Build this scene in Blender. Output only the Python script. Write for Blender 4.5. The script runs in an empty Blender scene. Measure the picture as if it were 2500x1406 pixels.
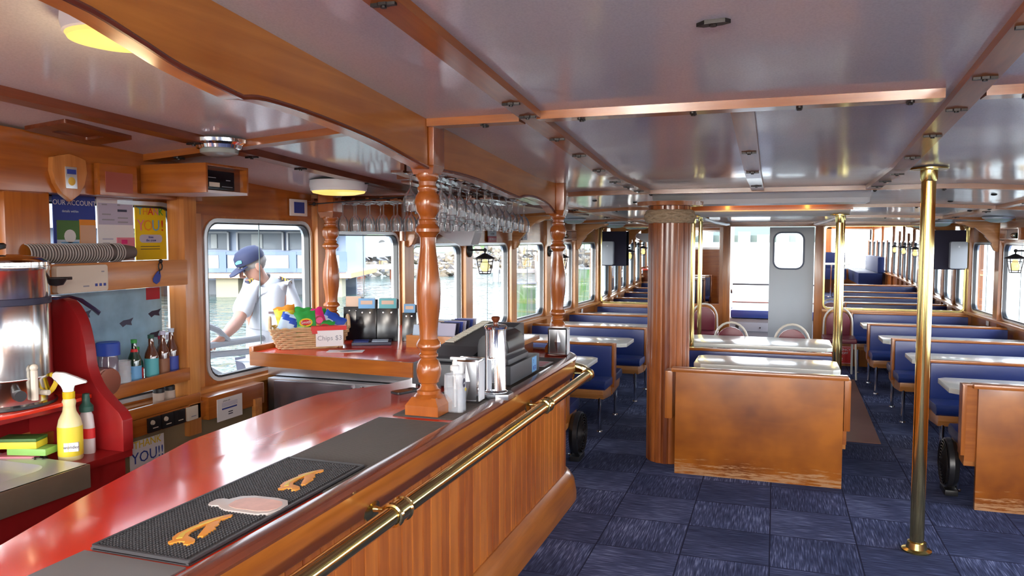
import bpy, bmesh, math, random
BULB, DOME = 0.55, 0.32
from mathutils import Vector, Matrix
random.seed(7)
PI = math.pi
SC = bpy.context.scene
COL = SC.collection
ORG = {}
rad = math.radians

# ------------------------------------------------------------------ materials
def nmat(name):
    m = bpy.data.materials.new(name); m.use_nodes = True
    nt = m.node_tree; b = nt.nodes['Principled BSDF']
    return m, nt, b
def pm(name, col, rough=0.5, metal=0.0, spec=0.5, emit=None, es=0.0, alpha=1.0, coat=0.0, trans=0.0, var=0.0, vs=6.0, sss=0.0):
    m, nt, b = nmat(name)
    b.inputs['Base Color'].default_value = (*col, 1); b.inputs['Roughness'].default_value = rough
    b.inputs['Metallic'].default_value = metal; b.inputs['Specular IOR Level'].default_value = spec
    b.inputs['Coat Weight'].default_value = coat; b.inputs['Coat Roughness'].default_value = 0.1
    b.inputs['Transmission Weight'].default_value = trans; b.inputs['Alpha'].default_value = alpha
    b.inputs['Subsurface Weight'].default_value = sss
    if emit: b.inputs['Emission Color'].default_value = (*emit, 1); b.inputs['Emission Strength'].default_value = es
    if var:
        n = nt.nodes.new('ShaderNodeTexNoise'); n.inputs['Scale'].default_value = vs; n.inputs['Detail'].default_value = 4
        t = nt.nodes.new('ShaderNodeTexCoord'); nt.links.new(t.outputs['Object'], n.inputs['Vector'])
        r = nt.nodes.new('ShaderNodeMix'); r.data_type = 'RGBA'
        r.inputs['A'].default_value = (*[c*(1-var) for c in col], 1); r.inputs['B'].default_value = (*[min(1, c*(1+var)) for c in col], 1)
        nt.links.new(n.outputs['Fac'], r.inputs['Factor']); nt.links.new(r.outputs['Result'], b.inputs['Base Color'])
    return m
def wood(name, c1, c2, axis='Z', rough=0.28, cross=22.0, along=1.3, island=0.0, blotch=0.35, coat=0.35, worn=False):
    m, nt, b = nmat(name); N = nt.nodes.new; K = nt.links.new
    t = N('ShaderNodeTexCoord'); oi = N('ShaderNodeObjectInfo')
    add = N('ShaderNodeVectorMath'); add.operation = 'ADD'
    mul = N('ShaderNodeVectorMath'); mul.operation = 'SCALE'; mul.inputs[0].default_value = (3.1, 5.7, 9.3)
    K(oi.outputs['Random'], mul.inputs['Scale']); K(t.outputs['Object'], add.inputs[0]); K(mul.outputs['Vector'], add.inputs[1])
    mp = N('ShaderNodeMapping'); s = {'X': (along, cross, cross), 'Y': (cross, along, cross), 'Z': (cross, cross, along)}[axis]
    mp.inputs['Scale'].default_value = s; K(add.outputs['Vector'], mp.inputs['Vector'])
    n1 = N('ShaderNodeTexNoise'); n1.inputs['Scale'].default_value = 1.6; n1.inputs['Detail'].default_value = 6; n1.inputs['Distortion'].default_value = 0.6
    K(mp.outputs['Vector'], n1.inputs['Vector'])
    n2 = N('ShaderNodeTexNoise'); n2.inputs['Scale'].default_value = 3.0; n2.inputs['Detail'].default_value = 3
    K(add.outputs['Vector'], n2.inputs['Vector'])
    mx = N('ShaderNodeMix'); mx.inputs['Factor'].default_value = blotch
    K(n1.outputs['Fac'], mx.inputs['A']); K(n2.outputs['Fac'], mx.inputs['B'])
    out = mx.outputs['Result']
    if island:
        g = N('ShaderNodeNewGeometry'); m1 = N('ShaderNodeMath'); m1.operation = 'MULTIPLY_ADD'
        m1.inputs[1].default_value = island; m1.inputs[2].default_value = -island/2
        K(g.outputs['Random Per Island'], m1.inputs[0]); a2 = N('ShaderNodeMath'); a2.operation = 'ADD'
        K(out, a2.inputs[0]); K(m1.outputs[0], a2.inputs[1]); out = a2.outputs[0]
    cr = N('ShaderNodeValToRGB'); cr.color_ramp.elements[0].position = 0.33; cr.color_ramp.elements[1].position = 0.68
    cr.color_ramp.elements[0].color = (*c1, 1); cr.color_ramp.elements[1].color = (*c2, 1)
    K(out, cr.inputs['Fac']); K(cr.outputs['Color'], b.inputs['Base Color'])
    if worn:
        w1 = N('ShaderNodeMapping'); w1.inputs['Scale'].default_value = (3, 3, 34); K(t.outputs['Object'], w1.inputs['Vector'])
        w2 = N('ShaderNodeTexNoise'); w2.inputs['Scale'].default_value = 2.2; w2.inputs['Detail'].default_value = 6; w2.inputs['Roughness'].default_value = .7; K(w1.outputs[0], w2.inputs['Vector'])
        sz = N('ShaderNodeSeparateXYZ'); K(t.outputs['Object'], sz.inputs[0])
        mr = N('ShaderNodeMapRange'); mr.inputs['From Min'].default_value = .02; mr.inputs['From Max'].default_value = .20; mr.inputs['To Min'].default_value = .10; mr.inputs['To Max'].default_value = -.2; K(sz.outputs['Z'], mr.inputs['Value'])
        ad = N('ShaderNodeMath'); ad.operation = 'ADD'; K(w2.outputs['Fac'], ad.inputs[0]); K(mr.outputs['Result'], ad.inputs[1])
        r2 = N('ShaderNodeValToRGB'); r2.color_ramp.elements[0].position = .51; r2.color_ramp.elements[1].position = .62; K(ad.outputs[0], r2.inputs['Fac'])
        m3 = N('ShaderNodeMix'); m3.data_type = 'RGBA'; K(r2.outputs['Color'], m3.inputs['Factor']); K(cr.outputs['Color'], m3.inputs['A']); m3.inputs['B'].default_value = (.50, .27, .13, 1); K(m3.outputs['Result'], b.inputs['Base Color'])
    b.inputs['Roughness'].default_value = rough; b.inputs['Coat Weight'].default_value = coat; b.inputs['Coat Roughness'].default_value = 0.12
    return m
def pane_mat(name, tint, refl=1.0, haze=0.0):
    m = bpy.data.materials.new(name); m.use_nodes = True; nt = m.node_tree; nt.nodes.clear(); N = nt.nodes.new; K = nt.links.new
    o = N('ShaderNodeOutputMaterial'); mix = N('ShaderNodeMixShader'); tr = N('ShaderNodeBsdfTransparent'); gl = N('ShaderNodeBsdfGlossy')
    tr.inputs['Color'].default_value = (*tint, 1); gl.inputs['Roughness'].default_value = 0.03
    fr = N('ShaderNodeFresnel'); fr.inputs['IOR'].default_value = 1.45; mm = N('ShaderNodeMath'); mm.operation = 'MULTIPLY'; mm.inputs[1].default_value = refl
    K(fr.outputs['Fac'], mm.inputs[0]); K(mm.outputs[0], mix.inputs['Fac']); K(tr.outputs[0], mix.inputs[1]); K(gl.outputs[0], mix.inputs[2])
    if haze:
        df = N('ShaderNodeBsdfDiffuse'); df.inputs['Color'].default_value = (.9, .93, .97, 1); m2 = N('ShaderNodeMixShader'); m2.inputs['Fac'].default_value = haze
        K(mix.outputs[0], m2.inputs[1]); K(df.outputs[0], m2.inputs[2]); mix = m2
    K(mix.outputs[0], o.inputs['Surface'])
    return m
M = {}
OR1, OR2 = (0.29, 0.078, 0.009), (0.47, 0.150, 0.022)
for ax in 'XYZ':
    M['wood'+ax] = wood('varnished_teak_'+ax, OR1, OR2, ax)
    M['pale'+ax] = wood('pale_teak_'+ax, (0.44, 0.155, 0.035), (0.68, 0.30, 0.085), ax, rough=0.32)
    M['dark'+ax] = wood('dark_teak_'+ax, (0.10, 0.020, 0.006), (0.24, 0.06, 0.016), ax)
M['beam'] = wood('beam_teak', (0.40, 0.125, 0.018), (0.62, 0.235, 0.045), 'Y', rough=0.3, cross=14, along=.9)
M['plank'] = wood('bar_planks', (0.33, 0.075, 0.009), (0.58, 0.175, 0.026), 'Z', rough=0.3, cross=16, island=0.26, blotch=0.25)
M['panel'] = wood('bench_panel', (0.16, 0.033, 0.001), (0.46, 0.138, 0.006), 'X', rough=0.35, cross=6, along=1.8, blotch=0.8, worn=True)
M['stave'] = wood('mast_staves', (0.17, 0.036, 0.007), (0.42, 0.125, 0.028), 'Z', rough=0.3, cross=14, island=0.25, coat=0.3)
M['turned'] = wood('turned_teak', (0.30, 0.072, 0.010), (0.45, 0.128, 0.020), 'Z', rough=0.26, cross=10, coat=0.4)
M['nosing'] = wood('bar_nosing', (0.10, 0.020, 0.008), (0.24, 0.052, 0.018), 'Y', rough=0.25)
M['red'] = pm('red_laminate', (0.78, 0.045, 0.016), 0.2, spec=0.6, coat=0.4, var=0.12, vs=3)
M['dred'] = pm('red_paint', (0.30, 0.012, 0.014), 0.35, var=0.15)
M['blue'] = pm('blue_vinyl', (0.011, 0.030, 0.165), 0.33, spec=0.55, var=0.1)
M['navy'] = pm('shaded_blue_vinyl', (0.009, 0.017, 0.090), 0.3, spec=0.55, var=0.1)  # same blue vinyl, with the shade of the far sides put into the colour
M['white'] = pm('white_laminate', (0.80, 0.80, 0.74), 0.18, coat=0.3)
M['wpaint'] = pm('white_paint', (0.86, 0.88, 0.90), 0.4)
M['offw'] = pm('off_white_plastic', (0.74, 0.70, 0.60), 0.4)
M['paper'] = pm('paper', (0.82, 0.83, 0.86), 0.7)
M['chrome'] = pm('chrome', (0.75, 0.77, 0.80), 0.1, 1.0)
M['steel'] = pm('brushed_steel', (0.55, 0.57, 0.60), 0.28, 1.0, var=0.12, vs=3)
M['alu'] = pm('window_aluminium', (0.62, 0.65, 0.68), 0.3, 0.6)
M['brass'] = pm('polished_brass', (0.84, 0.66, 0.26), 0.13, 1.0, var=0.06, vs=9)
M['obrass'] = pm('worn_brass', (0.60, 0.50, 0.20), 0.2, 1.0, var=0.2, vs=4)
M['black'] = pm('black_plastic', (0.018, 0.018, 0.021), 0.35)
M['gloss'] = pm('gloss_black', (0.006, 0.005, 0.009), 0.16, spec=0.3)
M['char'] = pm('charcoal_plastic', (0.055, 0.06, 0.07), 0.42, var=0.08, vs=40)
M['rubber'] = pm('grey_rubber', (0.055, 0.055, 0.062), 0.5)
M['rubber2'] = pm('brown_grey_rubber', (0.07, 0.060, 0.056), 0.5)
M['greymat'] = pm('pale_grey_rubber', (0.20, 0.20, 0.21), 0.55)
M['iron'] = pm('black_iron', (0.02, 0.016, 0.016), 0.45, 0.4)
M['bulb'] = pm('warm_bulb', (.3, 0.2, 0.08), 0.3, emit=(1.0, 0.66, 0.22), es=BULB)
M['dome'] = pm('warm_dome', (.3, 0.22, 0.08), 0.3, emit=(1.0, 0.66, 0.16), es=DOME)
M['frost'] = pm('frosted_glass', (0.50, 0.62, 0.58), 0.25, trans=0.3)
M['maroon'] = pm('maroon_vinyl', (0.16, 0.012, 0.03), 0.35)
M['cream'] = pm('cream_tube', (0.78, 0.72, 0.62), 0.3)
M['board'] = pm('navy_flock_board', (0.022, 0.018, 0.04), 0.8, var=0.3, vs=300)
M['spk'] = pm('grey_speaker', (0.50, 0.53, 0.58), 0.5)
M['rope'] = pm('manila_rope', (0.46, 0.34, 0.22), 0.85, var=0.35, vs=60)
M['wicker'] = pm('wicker', (0.60, 0.40, 0.21), 0.55, var=0.35, vs=35)
M['mirror'] = pm('mirror', (0.86, 0.88, 0.88), 0.01, 1.0)
M['doorgrey'] = pm('grey_door', (0.50, 0.53, 0.56), 0.35, var=0.03)
M['hatch'] = pm('brown_lino', (0.22, 0.085, 0.06), 0.45, var=0.15)
M['pane'] = pane_mat('window_glass', (0.93, 0.96, 0.97), 0.45)
M['bottle'] = pm('amber_glass', (0.10, 0.025, 0.006), 0.06, spec=0.8, coat=0.5)
M['gbottle'] = pm('green_glass', (0.008, 0.035, 0.015), 0.06, spec=0.8, coat=0.5)
M['clear'] = pm('clear_plastic', (0.80, 0.84, 0.90), 0.08, alpha=0.26, spec=0.7)
M['liquid'] = pm('clear_gel', (0.70, 0.78, 0.88), 0.1, alpha=0.3)
M['skin'] = pm('skin', (0.33, 0.17, 0.125), 0.5, sss=0.1)
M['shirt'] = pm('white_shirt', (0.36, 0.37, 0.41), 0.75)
M['trouser'] = pm('navy_trousers', (0.03, 0.03, 0.05), 0.8)
M['cap'] = pm('navy_cap', (0.010, 0.014, 0.05), 0.75)
M['hair'] = pm('grey_hair', (0.20, 0.18, 0.17), 0.8)
def flat(name, col, rough=0.5, **k):
    if name not in M: M[name] = pm(name, col, rough, **k)
    return M[name]
for nme, c in dict(yellow=(0.80, 0.58, 0.01), lemon=(0.85, 0.70, 0.05), green=(0.03, 0.36, 0.06), lime=(0.30, 0.62, 0.16), pink=(0.75, 0.02, 0.20),
                   rose=(0.72, 0.22, 0.30), orange=(0.78, 0.30, 0.03), sred=(0.65, 0.02, 0.02), sblue=(0.02, 0.08, 0.50), sky=(0.16, 0.42, 0.75), pale=(0.55, 0.68, 0.85),
                   ink=(0.02, 0.02, 0.06), inkb=(0.03, 0.06, 0.35), tan=(0.72, 0.50, 0.38), peach=(0.72, 0.45, 0.30), cyan=(0.05, 0.45, 0.70), dgreen=(0.02, 0.09, 0.07),
                   crimson=(0.35, 0.01, 0.04), greytxt=(0.30, 0.32, 0.38), copper=(0.42, 0.16, 0.10), grass=(0.10, 0.21, 0.05), bush=(0.08, 0.20, 0.05),
                   brownlab=(0.25, 0.10, 0.05), lilac=(0.50, 0.50, 0.66), teal=(0.10, 0.45, 0.50), gold=(0.75, 0.52, 0.08)).items():
    flat(nme, c, 0.45)

def carpet_mat():
    m, nt, b = nmat('carpet_tiles'); N = nt.nodes.new; K = nt.links.new
    t = N('ShaderNodeTexCoord'); sx = N('ShaderNodeSeparateXYZ'); K(t.outputs['Object'], sx.inputs[0])
    def mth(op, a, bb=None, c=None):
        n = N('ShaderNodeMath'); n.operation = op
        for i, v in enumerate((a, bb, c)):
            if v is None: continue
            if isinstance(v, (int, float)): n.inputs[i].default_value = v
            else: K(v, n.inputs[i])
        return n.outputs[0]
    T = 0.46
    fx = mth('FLOOR', mth('DIVIDE', sx.outputs['X'], T)); fy = mth('FLOOR', mth('DIVIDE', sx.outputs['Y'], T))
    par = mth('PINGPONG', mth('ADD', fx, fy), 1.0)
    rnd = N('ShaderNodeTexWhiteNoise'); rnd.noise_dimensions = '2D'; cb = N('ShaderNodeCombineXYZ'); K(fx, cb.inputs[0]); K(fy, cb.inputs[1]); K(cb.outputs[0], rnd.inputs['Vector'])
    A = N('ShaderNodeMapping'); A.inputs['Scale'].default_value = (5, 88, 1); K(t.outputs['Object'], A.inputs['Vector'])
    Bm = N('ShaderNodeMapping'); Bm.inputs['Scale'].default_value = (88, 5, 1); K(t.outputs['Object'], Bm.inputs['Vector'])
    mv = N('ShaderNodeMix'); mv.data_type = 'VECTOR'; K(par, mv.inputs['Factor']); K(A.outputs[0], mv.inputs['A']); K(Bm.outputs[0], mv.inputs['B'])
    n = N('ShaderNodeTexNoise'); n.inputs['Scale'].default_value = 1.6; n.inputs['Detail'].default_value = 2; K(mv.outputs['Result'], n.inputs['Vector'])
    n2 = N('ShaderNodeTexNoise'); n2.inputs['Scale'].default_value = 2.2; n2.inputs['Detail'].default_value = 1; K(t.outputs['Object'], n2.inputs['Vector'])
    v = mth('ADD', mth('MULTIPLY_ADD', n2.outputs['Fac'], 0.45, -0.2), n.outputs['Fac'])
    v = mth('ADD', v, mth('MULTIPLY_ADD', rnd.outputs['Value'], 0.12, -0.06))
    cr = N('ShaderNodeValToRGB'); e = cr.color_ramp.elements
    e[0].position = 0.36; e[0].color = (0.032, 0.040, 0.088, 1); e[1].position = 0.84; e[1].color = (0.30, 0.35, 0.56, 1)
    e2 = e.new(0.58); e2.color = (0.070, 0.086, 0.175, 1); e3 = e.new(0.68); e3.color = (0.130, 0.155, 0.29, 1)
    K(v, cr.inputs['Fac'])
    # tile seams
    def edge(o):
        f = mth('FRACT', mth('DIVIDE', o, T)); return mth('MINIMUM', f, mth('SUBTRACT', 1.0, f))
    ed = mth('MINIMUM', edge(sx.outputs['X']), edge(sx.outputs['Y'])); sm = mth('LESS_THAN', ed, 0.008)
    mx = N('ShaderNodeMix'); mx.data_type = 'RGBA'; K(sm, mx.inputs['Factor']); K(cr.outputs['Color'], mx.inputs['A']); mx.inputs['B'].default_value = (0.02, 0.022, 0.05, 1)
    K(mx.outputs['Result'], b.inputs['Base Color']); b.inputs['Roughness'].default_value = 0.95; b.inputs['Specular IOR Level'].default_value = 0.1
    bp = N('ShaderNodeBump'); bp.inputs['Strength'].default_value = 0.4; bp.inputs['Distance'].default_value = 0.003; K(n.outputs['Fac'], bp.inputs['Height']); K(bp.outputs[0], b.inputs['Normal'])
    return m
M['carpet'] = carpet_mat()
def ceil_mat():
    m, nt, b = nmat('ceiling_laminate'); N = nt.nodes.new; K = nt.links.new
    t = N('ShaderNodeTexCoord'); n = N('ShaderNodeTexNoise'); n.inputs['Scale'].default_value = 140; n.inputs['Detail'].default_value = 2; K(t.outputs['Object'], n.inputs['Vector'])
    cr = N('ShaderNodeValToRGB'); cr.color_ramp.elements[0].position = 0.35; cr.color_ramp.elements[0].color = (0.65, 0.66, 0.68, 1)
    cr.color_ramp.elements[1].position = 0.6; cr.color_ramp.elements[1].color = (0.72, 0.73, 0.74, 1)
    K(n.outputs['Fac'], cr.inputs['Fac']); K(cr.outputs['Color'], b.inputs['Base Color'])
    n2 = N('ShaderNodeTexNoise'); n2.inputs['Scale'].default_value = 1.7; K(t.outputs['Object'], n2.inputs['Vector'])
    bp = N('ShaderNodeBump'); bp.inputs['Strength'].default_value = 0.10; bp.inputs['Distance'].default_value = 0.06; K(n2.outputs['Fac'], bp.inputs['Height']); K(bp.outputs[0], b.inputs['Normal'])
    b.inputs['Roughness'].default_value = 0.13; b.inputs['Specular IOR Level'].default_value = 0.7
    return m
M['ceil'] = ceil_mat()
def water_mat():
    m, nt, b = nmat('harbour_water'); N = nt.nodes.new; K = nt.links.new
    t = N('ShaderNodeTexCoord'); mp = N('ShaderNodeMapping'); mp.inputs['Scale'].default_value = (1.1, 1.1, 1); K(t.outputs['Object'], mp.inputs['Vector'])
    n = N('ShaderNodeTexNoise'); n.inputs['Scale'].default_value = 1.5; n.inputs['Detail'].default_value = 3; n.inputs['Distortion'].default_value = 0.5; K(mp.outputs[0], n.inputs['Vector'])
    bp = N('ShaderNodeBump'); bp.inputs['Strength'].default_value = 0.55; bp.inputs['Distance'].default_value = 0.25; K(n.outputs['Fac'], bp.inputs['Height']); K(bp.outputs[0], b.inputs['Normal'])
    b.inputs['Base Color'].default_value = (0.045, 0.085, 0.075, 1); b.inputs['Roughness'].default_value = 0.1; b.inputs['Specular IOR Level'].default_value = 0.25
    return m
M['water'] = water_mat()
def rock_mat():
    m, nt, b = nmat('shore_rocks'); N = nt.nodes.new; K = nt.links.new
    g = N('ShaderNodeNewGeometry'); cr = N('ShaderNodeValToRGB'); e = cr.color_ramp.elements
    e[0].color = (0.06, 0.06, 0.07, 1); e[1].color = (0.20, 0.19, 0.17, 1); x = e.new(0.5); x.color = (0.16, 0.115, 0.065, 1)
    K(g.outputs['Random Per Island'], cr.inputs['Fac']); K(cr.outputs['Color'], b.inputs['Base Color']); b.inputs['Roughness'].default_value = 0.9
    return m
M['rock'] = rock_mat()
def pile_mat():
    m, nt, b = nmat('weathered_pile'); N = nt.nodes.new; K = nt.links.new
    t = N('ShaderNodeTexCoord'); mp = N('ShaderNodeMapping'); mp.inputs['Scale'].default_value = (14, 14, 1.2); K(t.outputs['Object'], mp.inputs['Vector'])
    n = N('ShaderNodeTexNoise'); n.inputs['Scale'].default_value = 1.5; n.inputs['Detail'].default_value = 4; K(mp.outputs[0], n.inputs['Vector'])
    cr = N('ShaderNodeValToRGB'); e = cr.color_ramp.elements; e[0].position = 0.3; e[0].color = (0.06, 0.16, 0.02, 1); e[1].position = 0.7; e[1].color = (0.22, 0.23, 0.21, 1)
    K(n.outputs['Fac'], cr.inputs['Fac']); K(cr.outputs['Color'], b.inputs['Base Color']); b.inputs['Roughness'].default_value = 0.9
    return m
M['pile'] = pile_mat()
M['wineglass'] = pane_mat('wine_glass', (0.97, 0.98, 0.99), 1.3, 0.065)

# ------------------------------------------------------------------ mesh builder
class MB:
    def __init__(s): s.bm = bmesh.new(); s.mats = []; s.cur = 0
    def m(s, mat):
        if mat not in s.mats: s.mats.append(mat)
        s.cur = s.mats.index(mat); return s
    def _f(s, vs):
        try:
            f = s.bm.faces.new(vs); f.material_index = s.cur; return f
        except ValueError: return None
    def merge(s, t, mat4=None):
        vm = {}
        for v in t.verts: vm[v] = s.bm.verts.new(mat4 @ v.co if mat4 else v.co)
        for f in t.faces: s._f([vm[v] for v in f.verts])
        t.free(); return s
    def box(s, x0, y0, z0, x1, y1, z1, bev=0.0, seg=2, rot=None):
        t = bmesh.new(); bmesh.ops.create_cube(t, size=1.0)
        for v in t.verts: v.co = Vector((v.co.x*abs(x1-x0), v.co.y*abs(y1-y0), v.co.z*abs(z1-z0)))
        if bev: bmesh.ops.bevel(t, geom=t.edges[:], offset=bev, segments=seg, profile=0.7, affect='EDGES')
        c = Vector(((x0+x1)/2, (y0+y1)/2, (z0+z1)/2))
        return s.merge(t, Matrix.Translation(c) @ (rot.to_4x4() if rot else Matrix.Identity(4)))
    def hexa(s, p):     # bottom 4 (ccw), top 4
        v = [s.bm.verts.new(q) for q in p]
        for f in ((3, 2, 1, 0), (4, 5, 6, 7), (0, 1, 5, 4), (1, 2, 6, 5), (2, 3, 7, 6), (3, 0, 4, 7)): s._f([v[i] for i in f])
        return s
    def poly(s, pts): s._f([s.bm.verts.new(p) for p in pts]); return s
    def cyl(s, p0, p1, r0, r1=None, n=16): return s.tube([p0, p1], [r0, r0 if r1 is None else r1], n)
    def tube(s, pts, r, n=10, closed=False, caps=True, flat=1.0):
        pts = [Vector(p) for p in pts]; L = len(pts); rr = r if isinstance(r, (list, tuple)) else [r]*L
        rings = []; prev = None
        for i, p in enumerate(pts):
            if closed: d = pts[(i+1) % L]-pts[i-1]
            else: d = pts[min(i+1, L-1)]-pts[max(i-1, 0)]
            d = d.normalized() if d.length > 1e-9 else Vector((0, 0, 1))
            if prev is None: u = d.orthogonal().normalized() if abs(d.z) > 0.95 else Vector((0, 0, 1)).cross(d).normalized()
            else: u = (prev-d*prev.dot(d)).normalized()
            prev = u; w = d.cross(u)
            rings.append([s.bm.verts.new(p+(u*math.cos(2*PI*k/n)+w*math.sin(2*PI*k/n)*flat)*rr[i]) for k in range(n)])
        for i in range(L if closed else L-1):
            a, b = rings[i], rings[(i+1) % L]
            for k in range(n): s._f([a[k], a[(k+1) % n], b[(k+1) % n], b[k]])
        if not closed and caps: s._f(rings[0][::-1]); s._f(rings[-1])
        return s
    def lathe(s, prof, c=(0, 0, 0), n=28, mat4=None, sx=1.0, sy=1.0):
        c = Vector(c); R = []
        T = (lambda v: mat4 @ v) if mat4 else (lambda v: v+c)
        for r, z in prof:
            if r < 1e-6: R.append([s.bm.verts.new(T(Vector((0, 0, z))))])
            else: R.append([s.bm.verts.new(T(Vector((r*sx*math.cos(2*PI*k/n), r*sy*math.sin(2*PI*k/n), z)))) for k in range(n)])
        for a, b in zip(R, R[1:]):
            if len(a) == 1 and len(b) == 1: continue
            for k in range(n):
                q = [a[0]] if len(a) == 1 else [a[k], a[(k+1) % n]]
                q2 = [b[0]] if len(b) == 1 else [b[(k+1) % n], b[k]]
                s._f(q+q2)
        return s
    def prism(s, poly, axis, a, b, bev=0.0):
        f = {'x': lambda p, q: (q, p[0], p[1]), 'y': lambda p, q: (p[0], q, p[1]), 'z': lambda p, q: (p[0], p[1], q)}[axis]
        t = bmesh.new(); A = [t.verts.new(f(p, a)) for p in poly]; B = [t.verts.new(f(p, b)) for p in poly]; n = len(poly)
        t.faces.new(A[::-1]); t.faces.new(B)
        for k in range(n): t.faces.new([A[k], A[(k+1) % n], B[(k+1) % n], B[k]])
        bmesh.ops.recalc_face_normals(t, faces=t.faces[:])
        if bev: bmesh.ops.bevel(t, geom=t.edges[:], offset=bev, segments=2, profile=0.7, affect='EDGES')
        return s.merge(t)
    def ball(s, c, r, n=16, m=10):
        r = r if isinstance(r, (tuple, list)) else (r, r, r); t = bmesh.new()
        bmesh.ops.create_uvsphere(t, u_segments=n, v_segments=m, radius=1)
        return s.merge(t, Matrix.Translation(c) @ Matrix.Diagonal((*r, 1)))
    def ico(s, c, r, sub=1, jit=0.0):
        t = bmesh.new(); bmesh.ops.create_icosphere(t, subdivisions=sub, radius=1)
        for v in t.verts: v.co *= 1+random.uniform(-jit, jit)
        rm = Matrix.Rotation(random.uniform(0, 6), 4, Vector((random.random(), random.random(), random.random()+.1)).normalized())
        return s.merge(t, Matrix.Translation(c) @ Matrix.Diagonal((*r, 1)) @ rm)
    def ring(s, inner, outer, fn, a, b):   # frame between two matching loops; fn(p, depth)
        n = len(inner)
        I0 = [s.bm.verts.new(fn(p, a)) for p in inner]; O0 = [s.bm.verts.new(fn(p, a)) for p in outer]
        I1 = [s.bm.verts.new(fn(p, b)) for p in inner]; O1 = [s.bm.verts.new(fn(p, b)) for p in outer]
        for k in range(n):
            j = (k+1) % n
            s._f([O0[k], O0[j], I0[j], I0[k]]); s._f([I1[k], I1[j], O1[j], O1[k]]); s._f([I0[k], I0[j], I1[j], I1[k]]); s._f([O1[k], O1[j], O0[j], O0[k]])
        return s
    def build(s, name, mat=None, parent=None, ang=35, local=False):
        o0 = Vector((0, 0, 0))
        if parent is not None and not local: o0 = ORG.get(parent, Vector((0, 0, 0)))
        me = bpy.data.meshes.new(name)
        if not local:
            for v in s.bm.verts: v.co -= o0
        bmesh.ops.recalc_face_normals(s.bm, faces=s.bm.faces[:])
        s.bm.to_mesh(me); s.bm.free()
        for x in (s.mats or [mat]): me.materials.append(x)
        for p in me.polygons: p.use_smooth = True
        me.set_sharp_from_angle(angle=rad(ang))
        o = bpy.data.objects.new(name, me); COL.objects.link(o)
        if parent is not None:
            o.parent = parent; ORG[o] = o0
        else: ORG[o] = Vector((0, 0, 0))
        return o
def rrect(x0, z0, x1, z1, r, n=5):
    P = []
    for cx, cz, a in ((x1-r, z1-r, 0), (x0+r, z1-r, PI/2), (x0+r, z0+r, PI), (x1-r, z0+r, 1.5*PI)):
        for k in range(n+1): P.append((cx+r*math.cos(a+PI/2*k/n), cz+r*math.sin(a+PI/2*k/n)))
    return P
def tag(o, label, cat, group=None):
    o['label'] = label; o['category'] = cat
    if group: o['group'] = group
    return o
def struct(o): o['kind'] = 'structure'; return o
def thing(name, label, cat, loc=(0, 0, 0), group=None):
    o = bpy.data.objects.new(name, None); o.empty_display_size = 0.1; COL.objects.link(o); o.location = loc
    ORG[o] = Vector(loc); return tag(o, label, cat, group)
def sroot(name, loc=(0, 0, 0)):
    o = bpy.data.objects.new(name, None); COL.objects.link(o); o.location = loc; ORG[o] = Vector(loc); return struct(o)
def dup(root, loc, rotz=None, label=None, group=None, scale=None):
    r = root.copy(); COL.objects.link(r); r.location = loc
    if rotz is not None: r.rotation_euler = (0, 0, rotz)
    if label: r['label'] = label
    if group: r['group'] = group
    if scale: r.scale = scale
    for ch in root.children:
        c = ch.copy(); COL.objects.link(c); c.parent = r
        for g in ch.children:
            d = g.copy(); COL.objects.link(d); d.parent = c
    return r
DG = bpy.context.evaluated_depsgraph_get
def text(body, size, mat, parent, org, right, up, name='lettering', ext=0.0004, align='CENTER', sx=1.0):
    cu = bpy.data.curves.new(name, 'FONT'); cu.body = body; cu.size = size; cu.align_x = align; cu.align_y = 'CENTER'; cu.extrude = ext; cu.resolution_u = 2
    t = bpy.data.objects.new('t', cu); COL.objects.link(t)
    me = bpy.data.meshes.new_from_object(t.evaluated_get(DG())); bpy.data.objects.remove(t)
    R = Vector(right).normalized(); U = Vector(up).normalized(); Nn = R.cross(U); m4 = Matrix((R*sx, U, Nn)).transposed().to_4x4(); m4.translation = Vector(org)
    me.transform(m4)
    o0 = ORG.get(parent, Vector((0, 0, 0))) if parent else Vector((0, 0, 0))
    for v in me.vertices: v.co -= o0
    me.materials.clear(); me.materials.append(mat)
    o = bpy.data.objects.new(name, me); COL.objects.link(o)
    if parent: o.parent = parent; ORG[o] = o0
    return o

def solo(mb, name, mat, label, cat, loc=(0, 0, 0), group=None, ang=35):
    loc = Vector(loc)
    for v in mb.bm.verts: v.co -= loc
    o = mb.build(name, mat, ang=ang); o.location = loc; ORG[o] = loc
    return tag(o, label, cat, group)

# ------------------------------------------------------------------ hull shell
YB, YF = -4.5, 11.25
def wl(y): return -2.5-.056*(11.2-max(y, 1.0))
def wr(y): return 2.35+.056*(11.2-max(y, 1.0))
PROF = [(-9, 2.42), (0, 2.42), (1, 2.38), (1.7, 2.32), (3, 2.205), (4, 2.125), (4.6, 2.08), (5.5, 2.075), (6.5, 2.05), (8, 2.0), (11.3, 1.93), (20, 1.9)]
SL = [(-9, .13), (1.7, .09), (3.0, .075), (3.8, .075), (4.5, .07), (7.7, .05), (11.3, .035), (20, .03)]
def itp(T, y):
    for (a, u), (b, v) in zip(T, T[1:]):
        if y <= b: return u+(v-u)*(y-a)/(b-a)
    return T[-1][1]
def cz(x, y):
    d = abs(x+.1)-1.3
    return itp(PROF, y)-(itp(SL, y)*d if d > 0 else 0)
# floor
b = MB(); b.box(-3.4, YB, -.12, 3.4, YF+.05, 0); struct(b.build('floor', M['carpet']))
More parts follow.
